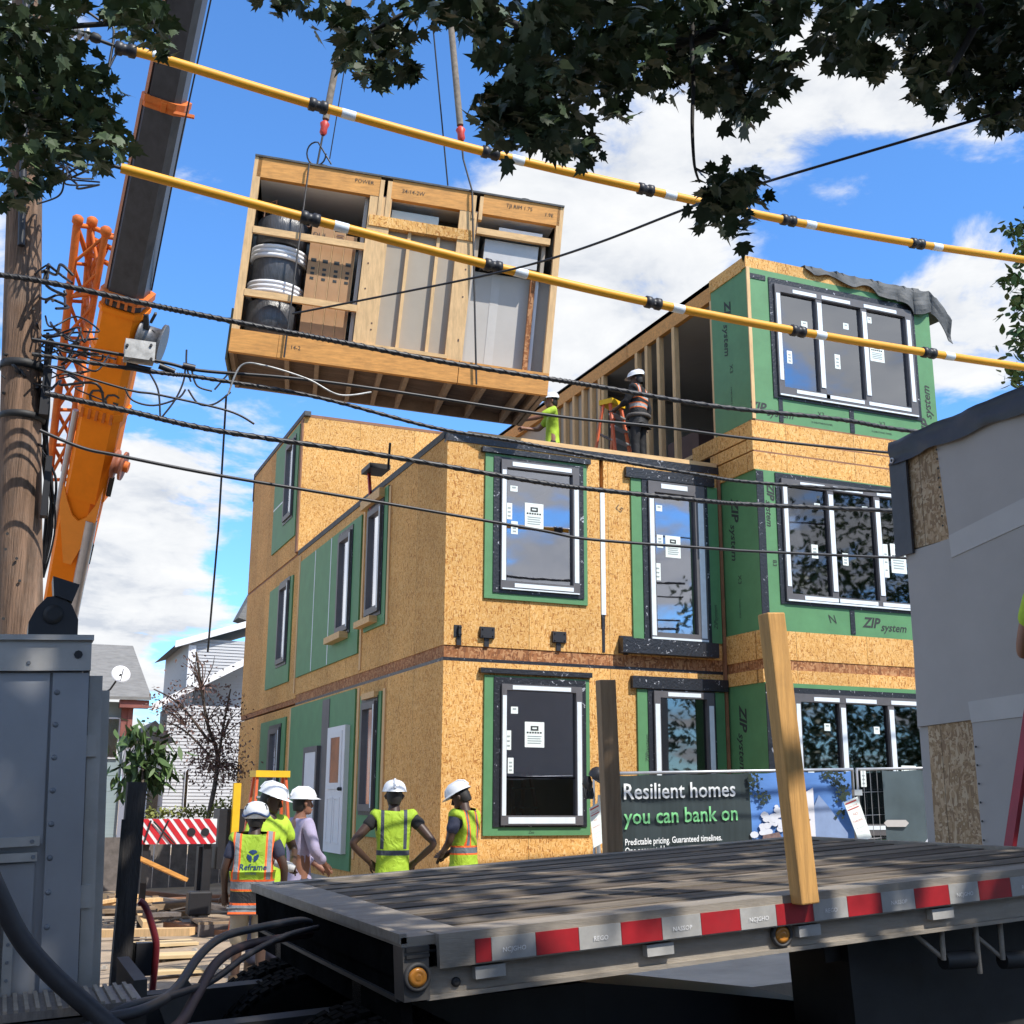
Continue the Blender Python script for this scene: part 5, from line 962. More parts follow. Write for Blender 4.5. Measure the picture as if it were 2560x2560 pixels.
# ------------------------------------------------------------------ people
def skin(verts, edges, root=0, sub=2):
    me = bpy.data.meshes.new('sk'); me.from_pydata([v[0] for v in verts], edges, []); ob = bpy.data.objects.new('sk', me); COL.objects.link(ob)
    ob.modifiers.new('s', 'SKIN'); ob.modifiers.new('d', 'SUBSURF').levels = sub; ob.modifiers['d'].render_levels = sub
    for i, v in enumerate(verts):
        sv = me.skin_vertices[0].data[i]; sv.radius = v[1] if isinstance(v[1], tuple) else (v[1], v[1]); sv.use_root = (i == root)
    dg = bpy.context.evaluated_depsgraph_get(); m2 = bpy.data.meshes.new_from_object(ob.evaluated_get(dg)); bpy.data.objects.remove(ob)
    return m2
def vest_mat(name, base, bands, stripes, border, gap=None, below=None, bandcol=(.20, .22, .24)):
    """hi-vis cloth: horizontal bands by height, two vertical bands by side distance"""
    m, t, b, o = newmat(name)
    def nm(op, a, c=None):
        n = t.nodes.new('ShaderNodeMath'); n.operation = op
        for i, v in enumerate((a, c)):
            if v is None: continue
            if isinstance(v, (int, float)): n.inputs[i].default_value = v
            else: t.links.new(v, n.inputs[i])
        return n.outputs[0]
    tc = t.nodes.new('ShaderNodeTexCoord'); s = t.nodes.new('ShaderNodeSeparateXYZ'); t.links.new(tc.outputs['Object'], s.inputs[0])
    ax = nm('ABSOLUTE', s.outputs[0]); z = s.outputs[2]
    btw = lambda v, a, c: nm('MULTIPLY', nm('GREATER_THAN', v, a), nm('LESS_THAN', v, c))
    nz = t.nodes.new('ShaderNodeTexNoise'); nz.inputs['Scale'].default_value = 7; nz.inputs['Detail'].default_value = 4; t.links.new(tc.outputs['Object'], nz.inputs['Vector'])
    rp = t.nodes.new('ShaderNodeValToRGB'); rp.color_ramp.elements[0].position = .3; rp.color_ramp.elements[1].position = .7
    rp.color_ramp.elements[0].color = tuple(c*.78 for c in base)+(1,); rp.color_ramp.elements[1].color = tuple(base)+(1,); t.links.new(nz.outputs[0], rp.inputs[0]); cur = rp.outputs[0]
    def over(mask, col):
        nonlocal cur
        mx = t.nodes.new('ShaderNodeMix'); mx.data_type = 'RGBA'; t.links.new(mask, mx.inputs[0]); t.links.new(cur, mx.inputs[6]); mx.inputs[7].default_value = tuple(col)+(1,); cur = mx.outputs[2]
    bw = .018
    if below: over(nm('LESS_THAN', z, below), (.013, .013, .015))
    zmin = max([q[1] for q in bands], default=0)+.012
    for a, c in stripes:
        if border: over(nm('MULTIPLY', btw(ax, a-bw, c+bw), nm('GREATER_THAN', z, zmin)), border)
        over(nm('MULTIPLY', btw(ax, a, c), nm('GREATER_THAN', z, zmin)), bandcol)
    for a, c in bands:
        if border: over(btw(z, a-bw, c+bw), border)
        over(btw(z, a, c), bandcol)
    t.links.new(cur, b.inputs['Base Color']); b.inputs['Roughness'].default_value = .75
    n2 = t.nodes.new('ShaderNodeTexNoise'); n2.inputs['Scale'].default_value = 9; n2.inputs['Detail'].default_value = 3; n2.inputs['Distortion'].default_value = 1; t.links.new(tc.outputs['Object'], n2.inputs['Vector'])
    bp = t.nodes.new('ShaderNodeBump'); bp.inputs['Strength'].default_value = .8; bp.inputs['Distance'].default_value = .03; t.links.new(n2.outputs[0], bp.inputs['Height']); t.links.new(bp.outputs[0], b.inputs['Normal'])
    return m
M['skd'] = mat('dark brown skin', (.055, .028, .018), .5, var=.12); M['skm'] = mat('tanned skin', (.26, .12, .075), .5, var=.12); M['hairk'] = mat('black hair', (.012, .01, .009), .6)
M['navy'] = mat('navy cloth', (.03, .035, .065), .85, var=.3, bump=.4, bscale=12); M['blackc'] = mat('black cloth', (.014, .014, .016), .85, var=.3, bump=.4, bscale=12); M['khaki'] = mat('khaki cloth', (.32, .27, .20), .85, var=.2, bump=.4, bscale=12); M['jean'] = mat('denim', (.05, .07, .11), .85, var=.3, bump=.3, bscale=14); M['lilac'] = mat('lilac shirt', (.36, .32, .46), .85, var=.1, bump=.4, bscale=10); M['lime'] = mat('lime hi-vis cloth', (.40, .58, .04), .75, var=.2, scale=8, bump=.7, bscale=10)
M['boot'] = mat('brown boots', (.09, .055, .03), .7, var=.3); M['hat'] = mat('white hard hat', (.70, .72, .75), .3, var=.05); M['glove'] = mat('grey work glove', (.42, .42, .42), .8, var=.3, scale=20)
def person(label, loc, yaw, h=1.76, pose=None, sk='skd', top='navy', sleeve=.55, sleevem=None, vest=None, legs='jean', short=False, hat='hat', head=(0, 0), hatkind='brim', glovem=None, belly=1.0, group='construction workers', waist=0):
    k = h/1.78; P = dict(pel=(0, 0, .95), sp=(0, .0, 1.13), ch=(0, 0, 1.32), nb=(0, -.01, 1.47), nk=(0, .005, 1.54), hd=(0, .02, 1.64),
        sl=(-.185, 0, 1.43), el=(-.27, -.03, 1.16), wl=(-.26, .08, .93), sr=(.185, 0, 1.43), er=(.27, -.03, 1.16), wr=(.26, .08, .93),
        hl=(-.095, 0, .90), kl=(-.11, .02, .49), al=(-.12, -.02, .09), tl=(-.13, .13, .045), hr=(.095, 0, .90), kr=(.11, .02, .49), ar=(.12, -.02, .09), tr=(.13, .13, .045))
    P.update(pose or {}); P = {a: Vector(q)*k for a, q in P.items()}
    t = thing('person', label, 'person', loc, group); t.rotation_euler = (0, 0, yaw)
    rad = dict(pel=(.145, .115), sp=(.14*belly, .105*belly), ch=(.155, .11), nb=(.075, .07), nk=.056, sl=.066, el=.043, wl=.03, sr=.066, er=.043, wr=.03, hl=.09, kl=.058, al=.04, tl=.036, hr=.09, kr=.058, ar=.04, tr=.036)
    rad = {a: (tuple(x*k for x in q) if isinstance(q, tuple) else q*k) for a, q in rad.items()}
    def grow(names, edges, add=0, over=None):
        vs = []
        for n_ in names:
            r_ = rad[n_]; r_ = r_ if isinstance(r_, tuple) else (r_, r_)
            o_ = (over or {}).get(n_, add); vs.append((P[n_], (r_[0]+o_, r_[1]+o_)))
        return skin(vs, [(names.index(a), names.index(c)) for a, c in edges])
    def put(me, name, m_, par=t):
        me.materials.clear(); me.materials.append(M[m_] if isinstance(m_, str) else m_); me.name = name
        for p in me.polygons: p.use_smooth = True
        if name in ('shirt', 'vest', 'trousers', 'shorts'):
            for v in me.vertices:
                q = v.co; f = noise.noise(Vector((q.x*9+loc[0], q.y*9, q.z*13+q.x*6)))+.6*noise.noise(Vector((q.x*22, q.y*22+loc[1], q.z*16))); v.co = q+v.normal*(f*.009 if name != 'vest' else f*.006+.003)
        o = bpy.data.objects.new(name, me); COL.objects.link(o); o.parent = par; ROOT[o.name] = Vector(); return o
    ed = [('pel', 'sp'), ('sp', 'ch'), ('ch', 'nb'), ('nb', 'nk'), ('ch', 'sl'), ('sl', 'el'), ('el', 'wl'), ('ch', 'sr'), ('sr', 'er'), ('er', 'wr'), ('pel', 'hl'), ('hl', 'kl'), ('kl', 'al'), ('al', 'tl'), ('pel', 'hr'), ('hr', 'kr'), ('kr', 'ar'), ('ar', 'tr')]
    body = grow(list(rad), ed, 0, dict(pel=-.025, hl=-.012, hr=-.012, sp=-.01)); bm = bmesh.new(); bm.from_mesh(body)
    # head, face and hands are merged into the same body mesh
    mb = MB(); hx = Matrix.Rotation(head[0], 3, 'Z')@Matrix.Rotation(head[1], 3, 'X'); hc = P['hd']; H = lambda x, y, z: hc+hx@(Vector((x, y, z))*k)
    prof = [(-.118, .03, .035), (-.108, .055, .03), (-.09, .066, .022), (-.06, .073, .012), (-.02, .078, .0), (.02, .082, -.006), (.06, .078, -.01), (.095, .058, -.012), (.115, .025, -.012)]
    vs = []; n = 18
    for z, r_, oy in prof: vs += [H(r_*math.cos(2*math.pi*j/n)*.93, oy+r_*1.2*math.sin(2*math.pi*j/n), z) for j in range(n)]
    mb.add(vs, [(i*n+j, i*n+(j+1) % n, (i+1)*n+(j+1) % n, (i+1)*n+j) for i in range(len(prof)-1) for j in range(n)]+[tuple(range(n))[::-1], tuple(range(len(vs)-n, len(vs)))], True)
    mb.tube([P['nb'], P['nk'], H(0, -.005, -.08)], [.07*k, .057*k, .06*k], 12)
    mb.tube([H(0, .088, .015), H(0, .112, -.03), H(0, .098, -.042)], [.010*k, .018*k, .012*k], 8)
    for sx in (-1, 1):
        mb.tube([H(sx*.075, .0, .02), H(sx*.088, -.01, .0), H(sx*.078, .0, -.03)], [.014*k, .02*k, .012*k], 8)
        mb.tube([H(sx*.02, .092, .03), H(sx*.05, .08, .032)], .010*k, 6)
    mb.tube([H(-.028, .096, -.068), H(0, .104, -.067), H(.028, .096, -.068)], .008*k, 6)
    for s_ in ('l', 'r'):
        w_, e_ = P['w'+s_], P['e'+s_]; d = (w_-e_).normalized(); side = 1 if s_ == 'r' else -1
        x = d.cross(Vector((0, 1, .2))).normalized()*side; y = d.cross(x).normalized()
        palm = w_+d*.085*k
        mb.tube([w_-d*.02, w_+d*.03*k, palm], [.029*k, .036*k, .038*k], 10)
        for f in range(4):
            b0 = palm+x*(.024-.016*f)*k-d*.01; L_ = (.072, .082, .076, .058)[f]*k; c1 = b0+d*L_*.5+y*.012; c2 = c1+d*L_*.38-y*.02*k*-1
            mb.tube([b0, c1, c2, c2+d*L_*.2+y*.014], [.0095*k, .009*k, .008*k, .006*k], 7)
        th = w_+d*.03*k+x*.026*k; mb.tube([th, th+d*.035*k+x*.026*k, th+d*.07*k+x*.03*k], [.013*k, .011*k, .008*k], 7)
    kk = len(bm.verts); nv = [bm.verts.new(v) for v in mb.v]
    for f in mb.f:
        try: bm.faces.new([nv[i] for i in f])
        except ValueError: pass
    bm.to_mesh(body); bm.free(); put(body, 'body', sk)
    lerp = lambda a, c, f: P[a].lerp(P[c], f)
    for s_ in ('l', 'r'):
        P['q'+s_] = lerp('s'+s_, 'e'+s_, min(1, sleeve)) if sleeve <= 1 else lerp('e'+s_, 'w'+s_, sleeve-1); rad['q'+s_] = (.052 if sleeve <= 1 else .036)*k
    P['vp'] = P['pel']-Vector((0, 0, .10*k)); rad['vp'] = (.130*k, .098*k)
    nn = ['pel', 'sp', 'ch', 'nb', 'sl', 'ql', 'sr', 'qr', 'vp']; ee = [('pel', 'vp'), ('pel', 'sp'), ('sp', 'ch'), ('ch', 'nb'), ('ch', 'sl'), ('sl', 'ql'), ('ch', 'sr'), ('sr', 'qr')]
    if sleeve > 1: nn += ['el', 'er']; ee = [q for q in ee if q not in (('sl', 'ql'), ('sr', 'qr'))]+[('sl', 'el'), ('el', 'ql'), ('sr', 'er'), ('er', 'qr')]
    put(grow(nn, ee, .016*k, {'nb': -.004, 'pel': .014+waist, 'vp': .016+waist}), 'shirt', top)
    if vest:
        for s_ in 'lr': P['v'+s_] = lerp('s'+s_, 'e'+s_, .12); rad['v'+s_] = .062*k
        P['vp'] = P['pel']-Vector((0, 0, .13*k)); rad['vp'] = (.15*k, .12*k)
        put(grow(['pel', 'sp', 'ch', 'nb', 'sl', 'vl', 'sr', 'vr', 'vp'], [('pel', 'sp'), ('sp', 'ch'), ('ch', 'nb'), ('ch', 'sl'), ('sl', 'vl'), ('ch', 'sr'), ('sr', 'vr'), ('pel', 'vp')], .030*k, {'nb': .004, 'pel': .034+waist, 'vp': .035+waist, 'ch': .034}), 'vest', vest)
    for s_ in ('l', 'r'): P['z'+s_] = lerp('h'+s_, 'k'+s_, 1.1) if short else lerp('k'+s_, 'a'+s_, .95); rad['z'+s_] = (.075 if short else .055)*k
    P['wp'] = P['pel'].lerp(P['sp'], .35); rad['wp'] = (.135*k, .10*k)
    nn = ['pel', 'wp', 'hl', 'hr', 'zl', 'zr']+([] if short else ['kl', 'kr']); ee = [('pel', 'wp'), ('pel', 'hl'), ('pel', 'hr')]+([('hl', 'zl'), ('hr', 'zr')] if short else [('hl', 'kl'), ('kl', 'zl'), ('hr', 'kr'), ('kr', 'zr')])
    put(grow(nn, ee, .018*k, {'pel': .010, 'wp': .008}), 'shorts' if short else 'trousers', legs)
    for s_ in ('l', 'r'): mbb = MB(); mbb.tube([P['a'+s_]+Vector((0, -.01, .1)), P['a'+s_]+Vector((0, -.02, 0)), P['t'+s_].lerp(P['a'+s_], .4), P['t'+s_]+Vector((0, .03, 0))], [.056*k, .055*k, .05*k, .036*k], 10).build('boot', 'boot', t, fn=lambda v: v+Vector(loc))
    put_l = Vector(loc)
    if glovem:
        w_, e_ = P['wr'], P['er']; d = (w_-e_).normalized(); MB().tube([w_-d*.05, w_+d*.03, w_+d*.1, w_+d*.15], [.042*k, .046*k, .048*k, .03*k], 10).build('work_glove', glovem, t, fn=lambda v: v+put_l)
    mbh = MB(); vs = []; n = 18
    for z, r_, oy in ((.06, .086, -.01), (.0, .090, -.008), (-.05, .078, -.018), (-.08, .062, -.03)): vs += [H(r_*math.cos(2*math.pi*j/n)*.95, oy+(r_*1.2*math.sin(2*math.pi*j/n) if math.sin(2*math.pi*j/n) < .15 else r_*.1), z) for j in range(n)]
    mbh.add(vs, [(i*n+j, i*n+(j+1) % n, (i+1)*n+(j+1) % n, (i+1)*n+j) for i in range(3) for j in range(n)], True).build('hair', 'hairk', t, fn=lambda v: v+put_l)
    hp = [(.045, .128, 1.2), (.062, .122, 1.18), (.085, .117, 1.17), (.115, .106, 1.17), (.14, .086, 1.17), (.158, .056, 1.17), (.166, .02, 1.17)] if hatkind == 'brim' else [(.0, .108, 1.2), (.03, .122, 1.2), (.07, .124, 1.2), (.11, .112, 1.2), (.142, .085, 1.2), (.158, .05, 1.2), (.165, .018, 1.2)]
    mbh = MB(); vs = []; n = 26
    for z, r_, st in hp: vs += [H(r_*math.cos(2*math.pi*j/n), r_*st*math.sin(2*math.pi*j/n)-.0, z) for j in range(n)]
    mbh.add(vs, [(i*n+j, i*n+(j+1) % n, (i+1)*n+(j+1) % n, (i+1)*n+j) for i in range(len(hp)-1) for j in range(n)]+[tuple(range(len(vs)-n, len(vs)))], True)
    hh = mbh.build('hard_hat', hat, t, fn=lambda v: v+put_l)
    if hatkind == 'brim':
        mbv = MB(); n = 16; a = [H(.122*math.cos(math.pi*j/n), .145*math.sin(math.pi*j/n), .062) for j in range(n+1)]; c = [H(.128*math.cos(math.pi*j/n), .146+.0+.062*math.sin(math.pi*j/n)*1.0-.146+.146*math.sin(math.pi*j/n), .042) for j in range(n+1)]
        mbv.add(a+c, [(j, j+1, n+2+j, n+1+j) for j in range(n)], True).build('peak', hat, hh, fn=lambda v: v+put_l)
        mbv = MB(); mbv.tube([H(0, .15, .07), H(0, .12, .13), H(0, .06, .165), H(0, -.06, .168), H(0, -.12, .135), H(0, -.145, .08)], .012*k, 8).build('ridge', hat, hh, fn=lambda v: v+put_l)
    else:
        for zz, m_ in ((.035, 'navyb'), ): 
            mbv = MB(); mbv.tube([H(.126*math.cos(q), .150*math.sin(q), zz+.018*math.sin(3*q)) for q in [2*math.pi*j/26 for j in range(27)]], .012*k, 6).build('helmet_stripe', m_, hh, fn=lambda v: v+put_l)
        for q in (-.5, .5, 2.6, 3.7): mbv = MB(); mbv.tube([H(.118*math.cos(q), .14*math.sin(q), .085), H(.095*math.cos(q), .11*math.sin(q), .135)], .010, 6).build('helmet_vent', 'ink', hh, fn=lambda v: v+put_l)
    return t, H
M['navyb'] = mat('blue helmet stripe', (.02, .05, .14), .4)
v1 = vest_mat('lime vest with orange edged bands', (.34, .52, .03), [(.73, .785), (.92, .985)], [(.125, .165)], (.85, .13, .02), below=.90); v1b = vest_mat('black vest hem', (.013, .013, .015), [(.73, .79)], [], (.85, .13, .02))
v4 = vest_mat('lime vest with grey bands', (.37, .55, .03), [(1.07, 1.12)], [(.10, .135)], None, bandcol=(.05, .06, .085)); v5 = vest_mat('lime vest with orange and grey bands', (.38, .55, .03), [(1.06, 1.12)], [(.085, .12)], (.85, .14, .02), bandcol=(.13, .15, .17))
v6 = vest_mat('black vest with orange edged bands', (.016, .016, .018), [(1.02, 1.07), (1.17, 1.22)], [(.10, .14)], (.75, .16, .03), bandcol=(.35, .36, .37)); v3 = vest_mat('lilac work vest', (.34, .30, .44), [], [], None)
yv = R(-10)
p1, _ = person('person in lettered lime vest and white and blue bump helmet seen from behind', (2.19, 11.2, gz(2.19, 0)-.02), R(-14), 1.66, dict(wr=(.30, .14, .98), er=(.30, -.02, 1.18)), 'skd', 'navy', .7, vest=v1, legs='khaki', short=True, hat='hat', hatkind='bump', belly=1.12, waist=.03)
from mathutils.bvhtree import BVHTree
_v = [c for c in p1.children if c.name.startswith('vest')][0]; _bv = BVHTree.FromPolygons([v.co.copy() for v in _v.data.vertices], [tuple(p.vertices) for p in _v.data.polygons]); _o = Vector(p1.location)
def onvest(p):
    q = p-_o; hit = _bv.ray_cast(Vector((q.x, -1, q.z)), Vector((0, 1, 0)))[0]
    return _o+Vector((q.x, (hit.y if hit else -.12)-.004, q.z))
text('Reframe', .072, 'navyb', _o+Vector((-.118, -.2, 1.085)), (1, 0, 0), (0, 0, 1), parent=p1, name='vest_lettering', warp=onvest, shear=.1, bold=.015)
text('SYSTEMS', .026, 'navyb', _o+Vector((-.06, -.2, 1.045)), (1, 0, 0), (0, 0, 1), parent=p1, name='vest_lettering', warp=onvest)
q2 = MB(); cx, cz = 0, 1.205
for a in (90, 210, 330):
    a = R(a)
    for r0, r1, a0, a1 in ((.006, .05, -.9, .0), (.006, .05, .0, .9)):
        q2.prism([onvest(_o+Vector((cx+r*math.cos(a+w), -.2, cz+r*math.sin(a+w)))) for r, w in ((.01, 0), (.052, a0*.95 if a0 else 0), (.054, (a0+a1)/2), (.052, a1*.95 if a1 else 0))], (0, -.002, 0))
q2.build('vest_emblem', 'navyb', p1)
person('person in a lime T-shirt and white hard hat turned sideways behind the lettered vest', (2.50, 12.1, gz(2.5, 0)), R(-150), 1.80, dict(er=(-.30*-1, .02, 1.17), wr=(.10, .30, 1.05), el=(-.30, .05, 1.15), wl=(-.06, .30, 1.02)), 'skd', 'lime', .75, legs='navy', head=(R(35), R(-18)), glovem='glove', belly=1.1)
person('person in a lilac long-sleeved shirt and white hard hat looking right', (2.93, 12.6, gz(2.93, 0)), R(-78), 1.74, dict(er=(.26, .06, 1.15), wr=(.12, .26, 1.0), el=(-.26, .06, 1.15), wl=(-.1, .28, .98)), 'skm', 'lilac', 1.8, vest=None, legs='navy', belly=1.1)
person('person in a lime vest with grey bands standing hands on hips facing the house', (3.79, 12.1, gz(3.79, 0)-.02), R(-15), 1.80, dict(el=(-.42, -.10, 1.17), wl=(-.22, .02, .98), er=(.42, -.10, 1.17), wr=(.22, .02, .98)), 'skd', 'blackc', .42, vest=v4, legs='navy')
person('person in navy T-shirt and orange edged vest looking down by the house corner', (4.72, 12.5, gz(4.72, 0)-.06), R(40), 1.80, dict(el=(-.25, .04, 1.16), wl=(-.08, .22, 1.05), er=(.26, .06, 1.16), wr=(.06, .24, 1.03), hd=(.0, .055, 1.63)), 'skd', 'navy', .75, vest=v5, legs='navy', head=(R(14), R(-28)))
_d = ray(1203, 702); pr = EYE+_d*((8.05-CAMZ)/_d.z); person('person in black orange-banded vest and tool belt on the roof beside the ladder', (pr.x, pr.y, 6.44), R(35), 1.62, dict(el=(-.24, .10, 1.20), wl=(-.20, .30, 1.12), er=(.30, -.05, 1.18), wr=(.30, .0, .95)), 'skd', 'blackc', 1.6, vest=v6, legs='blackc', head=(R(10), R(-8)))
MB().tube([Vector((pr.x, pr.y, 6.45))+Vector((.17*math.cos(a), .15*math.sin(a), .88)) for a in [j*.4 for j in range(17)]], .03, 6).build('tool_belt', 'dark', loc=(pr.x, pr.y, 7.3)); tb = bpy.context.scene.objects['tool_belt']; tag(tb, 'black tool belt worn by the roof worker in the dark vest', 'tool belt')
_d = ray(1042, 748); p7 = EYE+_d*((8.02-CAMZ)/_d.z); person('person in lime shirt on the roof reaching under the hanging module', (p7.x, p7.y, 6.44), R(72), 1.62, dict(el=(-.16, .28, 1.28), wl=(-.05, .52, 1.26), er=(.24, .22, 1.18), wr=(.12, .48, 1.16)), 'skm', 'lime', .8, legs='blackc', head=(0, R(-4)))
pe = onx(1938, 1300, 5.62); person('person in a lime shirt on the red ladder at the right picture edge', (pe.x+.0, 5.06, 1.50), R(-90), 1.75, dict(el=(-.36, .02, 1.08), wl=(-.16, .22, 1.22), er=(.30, .1, 1.2), wr=(.2, .35, 1.3)), 'skm', 'lime', .55, legs='jean')
stepladder('red step ladder with yellow cap behind the workers at the left house wall', (3.12, 15.2, gz(3.1, 0)), 1.92, .62, R(8), 'orangel', 'steel', 'yel', 6, .16)
stepladder('red step ladder with yellow cap on the roof beside the dark vest worker', tuple((EYE+ray(1155, 768)*((7.62-CAMZ)/ray(1155, 768).z)).xy)+(6.44,), 1.2, .52, R(30), 'orangel', 'alu', 'yel', 5, .2)
# ------------------------------------------------------------------ site clutter at the left
t = thing('striped_barrier', 'red and white diagonally striped barrier panel with two black holes', 'barrier', (2.3, 17, 1.0)); BY = 17
a, c = ony(266, 1545, BY), ony(407, 1592, BY)
MB().box((a.x, BY, c.z), (c.x, BY+.06, a.z)).build('panel', 'white', t); M['bred'] = mat('barrier red stripe', (.55, .02, .03), .5, var=.12); b = MB(); H_ = a.z-c.z; w_ = .085
for i in range(9):
    x = a.x-.26+i*.135
    poly = [(x, 1), (x+w_, 1), (x+w_+.26, 0), (x+.26, 0)]
    pts = []
    for (u, v) in poly: pts.append([u, v])
    if pts[0][0] < a.x: 
        f = min(1, (a.x-pts[0][0])/.26); pts[0] = [a.x, 1-f]
        if pts[1][0] < a.x: f = (a.x-pts[1][0])/.26; pts[1] = [a.x, 1-f]
    if pts[2][0] > c.x: f = (pts[2][0]-c.x)/.26; pts[2] = [c.x, f]
    if pts[3][0] > c.x: f = (pts[3][0]-c.x)/.26; pts[3] = [c.x, f]
    b.prism([(u, BY-.004, c.z+H_*v) for u, v in pts], (0, .003, 0))
b.build('red_stripes', 'bred', t); b = MB()
for px_ in (361, 387): b.lathe([(.055, 0), (.055, .01)], ony(px_, 1570, BY-.005), (0, -1, 0), 18)
b.build('holes', 'black', t); MB().tube([ony(272, 1590, BY-.03), ony(285, 1548, BY-.03)], .012).tube([ony(298, 1590, BY-.03), ony(318, 1548, BY-.03)], .012).tube([ony(290, 1550, BY-.03), ony(330, 1592, BY-.03)], .012).build('black_straps', 'black', t); MB().bar((a.x+.1, BY+.1, .0), (a.x+.1, BY+.1, c.z), .08).bar((c.x-.1, BY+.1, .0), (c.x-.1, BY+.1, c.z), .1).build('legs', 'black', t)
t = thing('crane_outrigger', 'black crane outrigger box with post beside the striped barrier', 'outrigger', (3.0, 17.2, 0)); MB().box((2.84, 17.1, .75), (3.2, 17.6, 1.55)).box((2.6, 17.15, 0), (2.78, 17.35, 1.05)).box((2.45, 17.0, .0), (2.95, 17.5, .08)).build('outrigger_body', 'black', t); MB().box((3.0, 17.0, 1.1), (3.1, 17.1, 1.9)).build('yellow_post', 'yel', t)
M['deb'] = mat('scrap lumber', (.27, .19, .12), .85, var=.4, scale=6, stretch=(.6, 3, 3)); M['debd'] = mat('grey old boards', (.14, .12, .11), .9, var=.4, scale=6); M['ply'] = mat('pale plywood', (.62, .46, .25), .8, var=.2, scale=2, stretch=(.5, 4, 1), dirt=.25)
rr = random.Random(11); n_ = 0
def board(name, lab, x, y, z, L_, w_, h_, yaw, tilt, m_, group):
    d = Vector((math.cos(yaw)*math.cos(tilt), math.sin(yaw)*math.cos(tilt), math.sin(tilt))); c = Vector((x, y, z)); o = MB().bar(c-d*L_/2, c+d*L_/2, w_, h_).build(name, m_, loc=(x, y, z)); return tag(o, lab, 'board' if name != 'pallet' else 'pallet', group)
hues = [('scrap_board', 'deb', 'tan'), ('scrap_board', 'debd', 'grey'), ('scrap_board', 'brown', 'reddish brown'), ('scrap_board', 'stud', 'pale')]
for i in range(26):
    nm_, m_, cl = hues[i % 4]; x = 2.1+rr.uniform(-.5, 1.1); y = 17.3+rr.uniform(-1.6, 2.4)
    board(nm_, cl+' scrap board lying in the waste heap below the striped barrier', x, y, .06+.03*(i % 9)+rr.uniform(0, .05), rr.uniform(.4, 1.3), rr.uniform(.08, .2), rr.uniform(.02, .09), rr.uniform(-.6, .6) if i % 3 else rr.uniform(0, 3), rr.uniform(-.15, .15), m_, 'scrap boards in the waste heap')
board('scrap_board', 'orange perforated board leaning at the left end of the waste heap', 2.05, 16.8, .80, .8, .18, .05, .2, -.42, 'lvl', 'leaning boards'); 
t = thing('pallet', 'timber pallet tray lying in front of the waste heap', 'pallet', (2.9, 16.2, .1)); MB().box((2.45, 15.8, .16), (3.4, 16.5, .19)).build('pallet_deck', 'deb', t); MB().box((2.45, 15.78, .02), (3.4, 15.84, .16)).box((2.45, 16.42, .02), (3.4, 16.48, .16)).split('pallet_stringer', 'debd', t)
o = MB().box((2.42, 16.55, .2), (2.72, 16.8, .5)).build('black_crate', 'black', loc=(2.57, 16.7, .2)); tag(o, 'black open crate in the middle of the waste heap', 'crate'); o.modifiers.new('b', 'BEVEL').width = .02
for i, (x, y, L_, w_, lab) in enumerate(((1.86, 13.9, .62, .34, 'pale plywood walking board nearest the red hand truck'), (1.78, 12.7, .5, .26, 'pale knotty plywood walking board in front of the nearer one'), (1.95, 15.0, .7, .4, 'long pale plywood sheet farthest back on the soil'))): board('plywood_sheet', lab, x, y, gz(x, y)+.05, L_, w_, .03, .08*i-.05, 0, 'ply', 'plywood boards on the soil')
t = thing('timber_gate_post', 'dark weathered square timber post beside the truck rear', 'post', (.58, 6, 0)); MB().bar((.585, 6, 0), (.60, 6, 1.77), .085).build('post', mat('charred grey post', (.06, .055, .053), .85, var=.5, scale=5, stretch=(5, 5, .5), bump=.4), t); MB().box((.54, 5.94, 1.25), (.555, 5.955, 1.6)).build('hinge_strip', 'dsteel', t)
t = thing('hand_truck', 'dark red hand truck standing behind the truck step', 'hand truck', (.82, 6.6, 0)); P_ = lambda x, y: ony(x, y, 6.6)
M['dred'] = mat('dark red tube', (.16, .018, .025), .4); MB().tube(curve([P_(262, 1700), P_(275, 1712), P_(292, 1765), P_(294, 1800), P_(286, 1880)], 5), .018, 8).tube(curve([P_(243, 1800), P_(270, 1790), P_(262, 1850), P_(248, 1905)], 4), .018, 8).build('tube_frame', 'dred', t); MB().box((P_(255, 1800).x, 6.55, P_(255, 1840).z), (P_(285, 1800).x, 6.62, P_(255, 1778).z)).build('back_plate', 'black', t); MB().lathe([(.05, -.03), (.07, -.02), (.07, .02), (.05, .03)], P_(240, 1805), (.3, 1, 0), 18).build('wheel', 'rub', t)
t = thing('mud_flap', 'grey rubber flap leaning behind the truck step', 'mudguard', (.62, 4.6, .7)); b = MB(); b.prism([ony(x, y, 4.6) for x, y in ((300, 1900), (352, 1845), (368, 1868), (360, 1925), (318, 1950))], (0, .02, 0)); b.build('flap', mat('grey rubber', (.075, .075, .075), .6, var=.3), t)
rr2 = random.Random(4); b = MB()
for i in range(220):
    x, y, s = rr2.uniform(.5, 4.8), rr2.uniform(11.4, 19), rr2.uniform(.012, .05); z = gz(x, y); a_ = rr2.uniform(0, 6)
    b.hexa([(x+s*math.cos(a_+q*1.57)*(1 if w < 1 else .6), y+s*math.sin(a_+q*1.57)*(1 if w < 1 else .6), z+w*s*.8) for w in (0, 1) for q in range(4)])
tag(b.build('rubble', mat('pale rubble', (.36, .32, .27), .9, var=.4, scale=30)), 'scattered pale rubble and chips on the soil', 'rubble', kind='stuff')
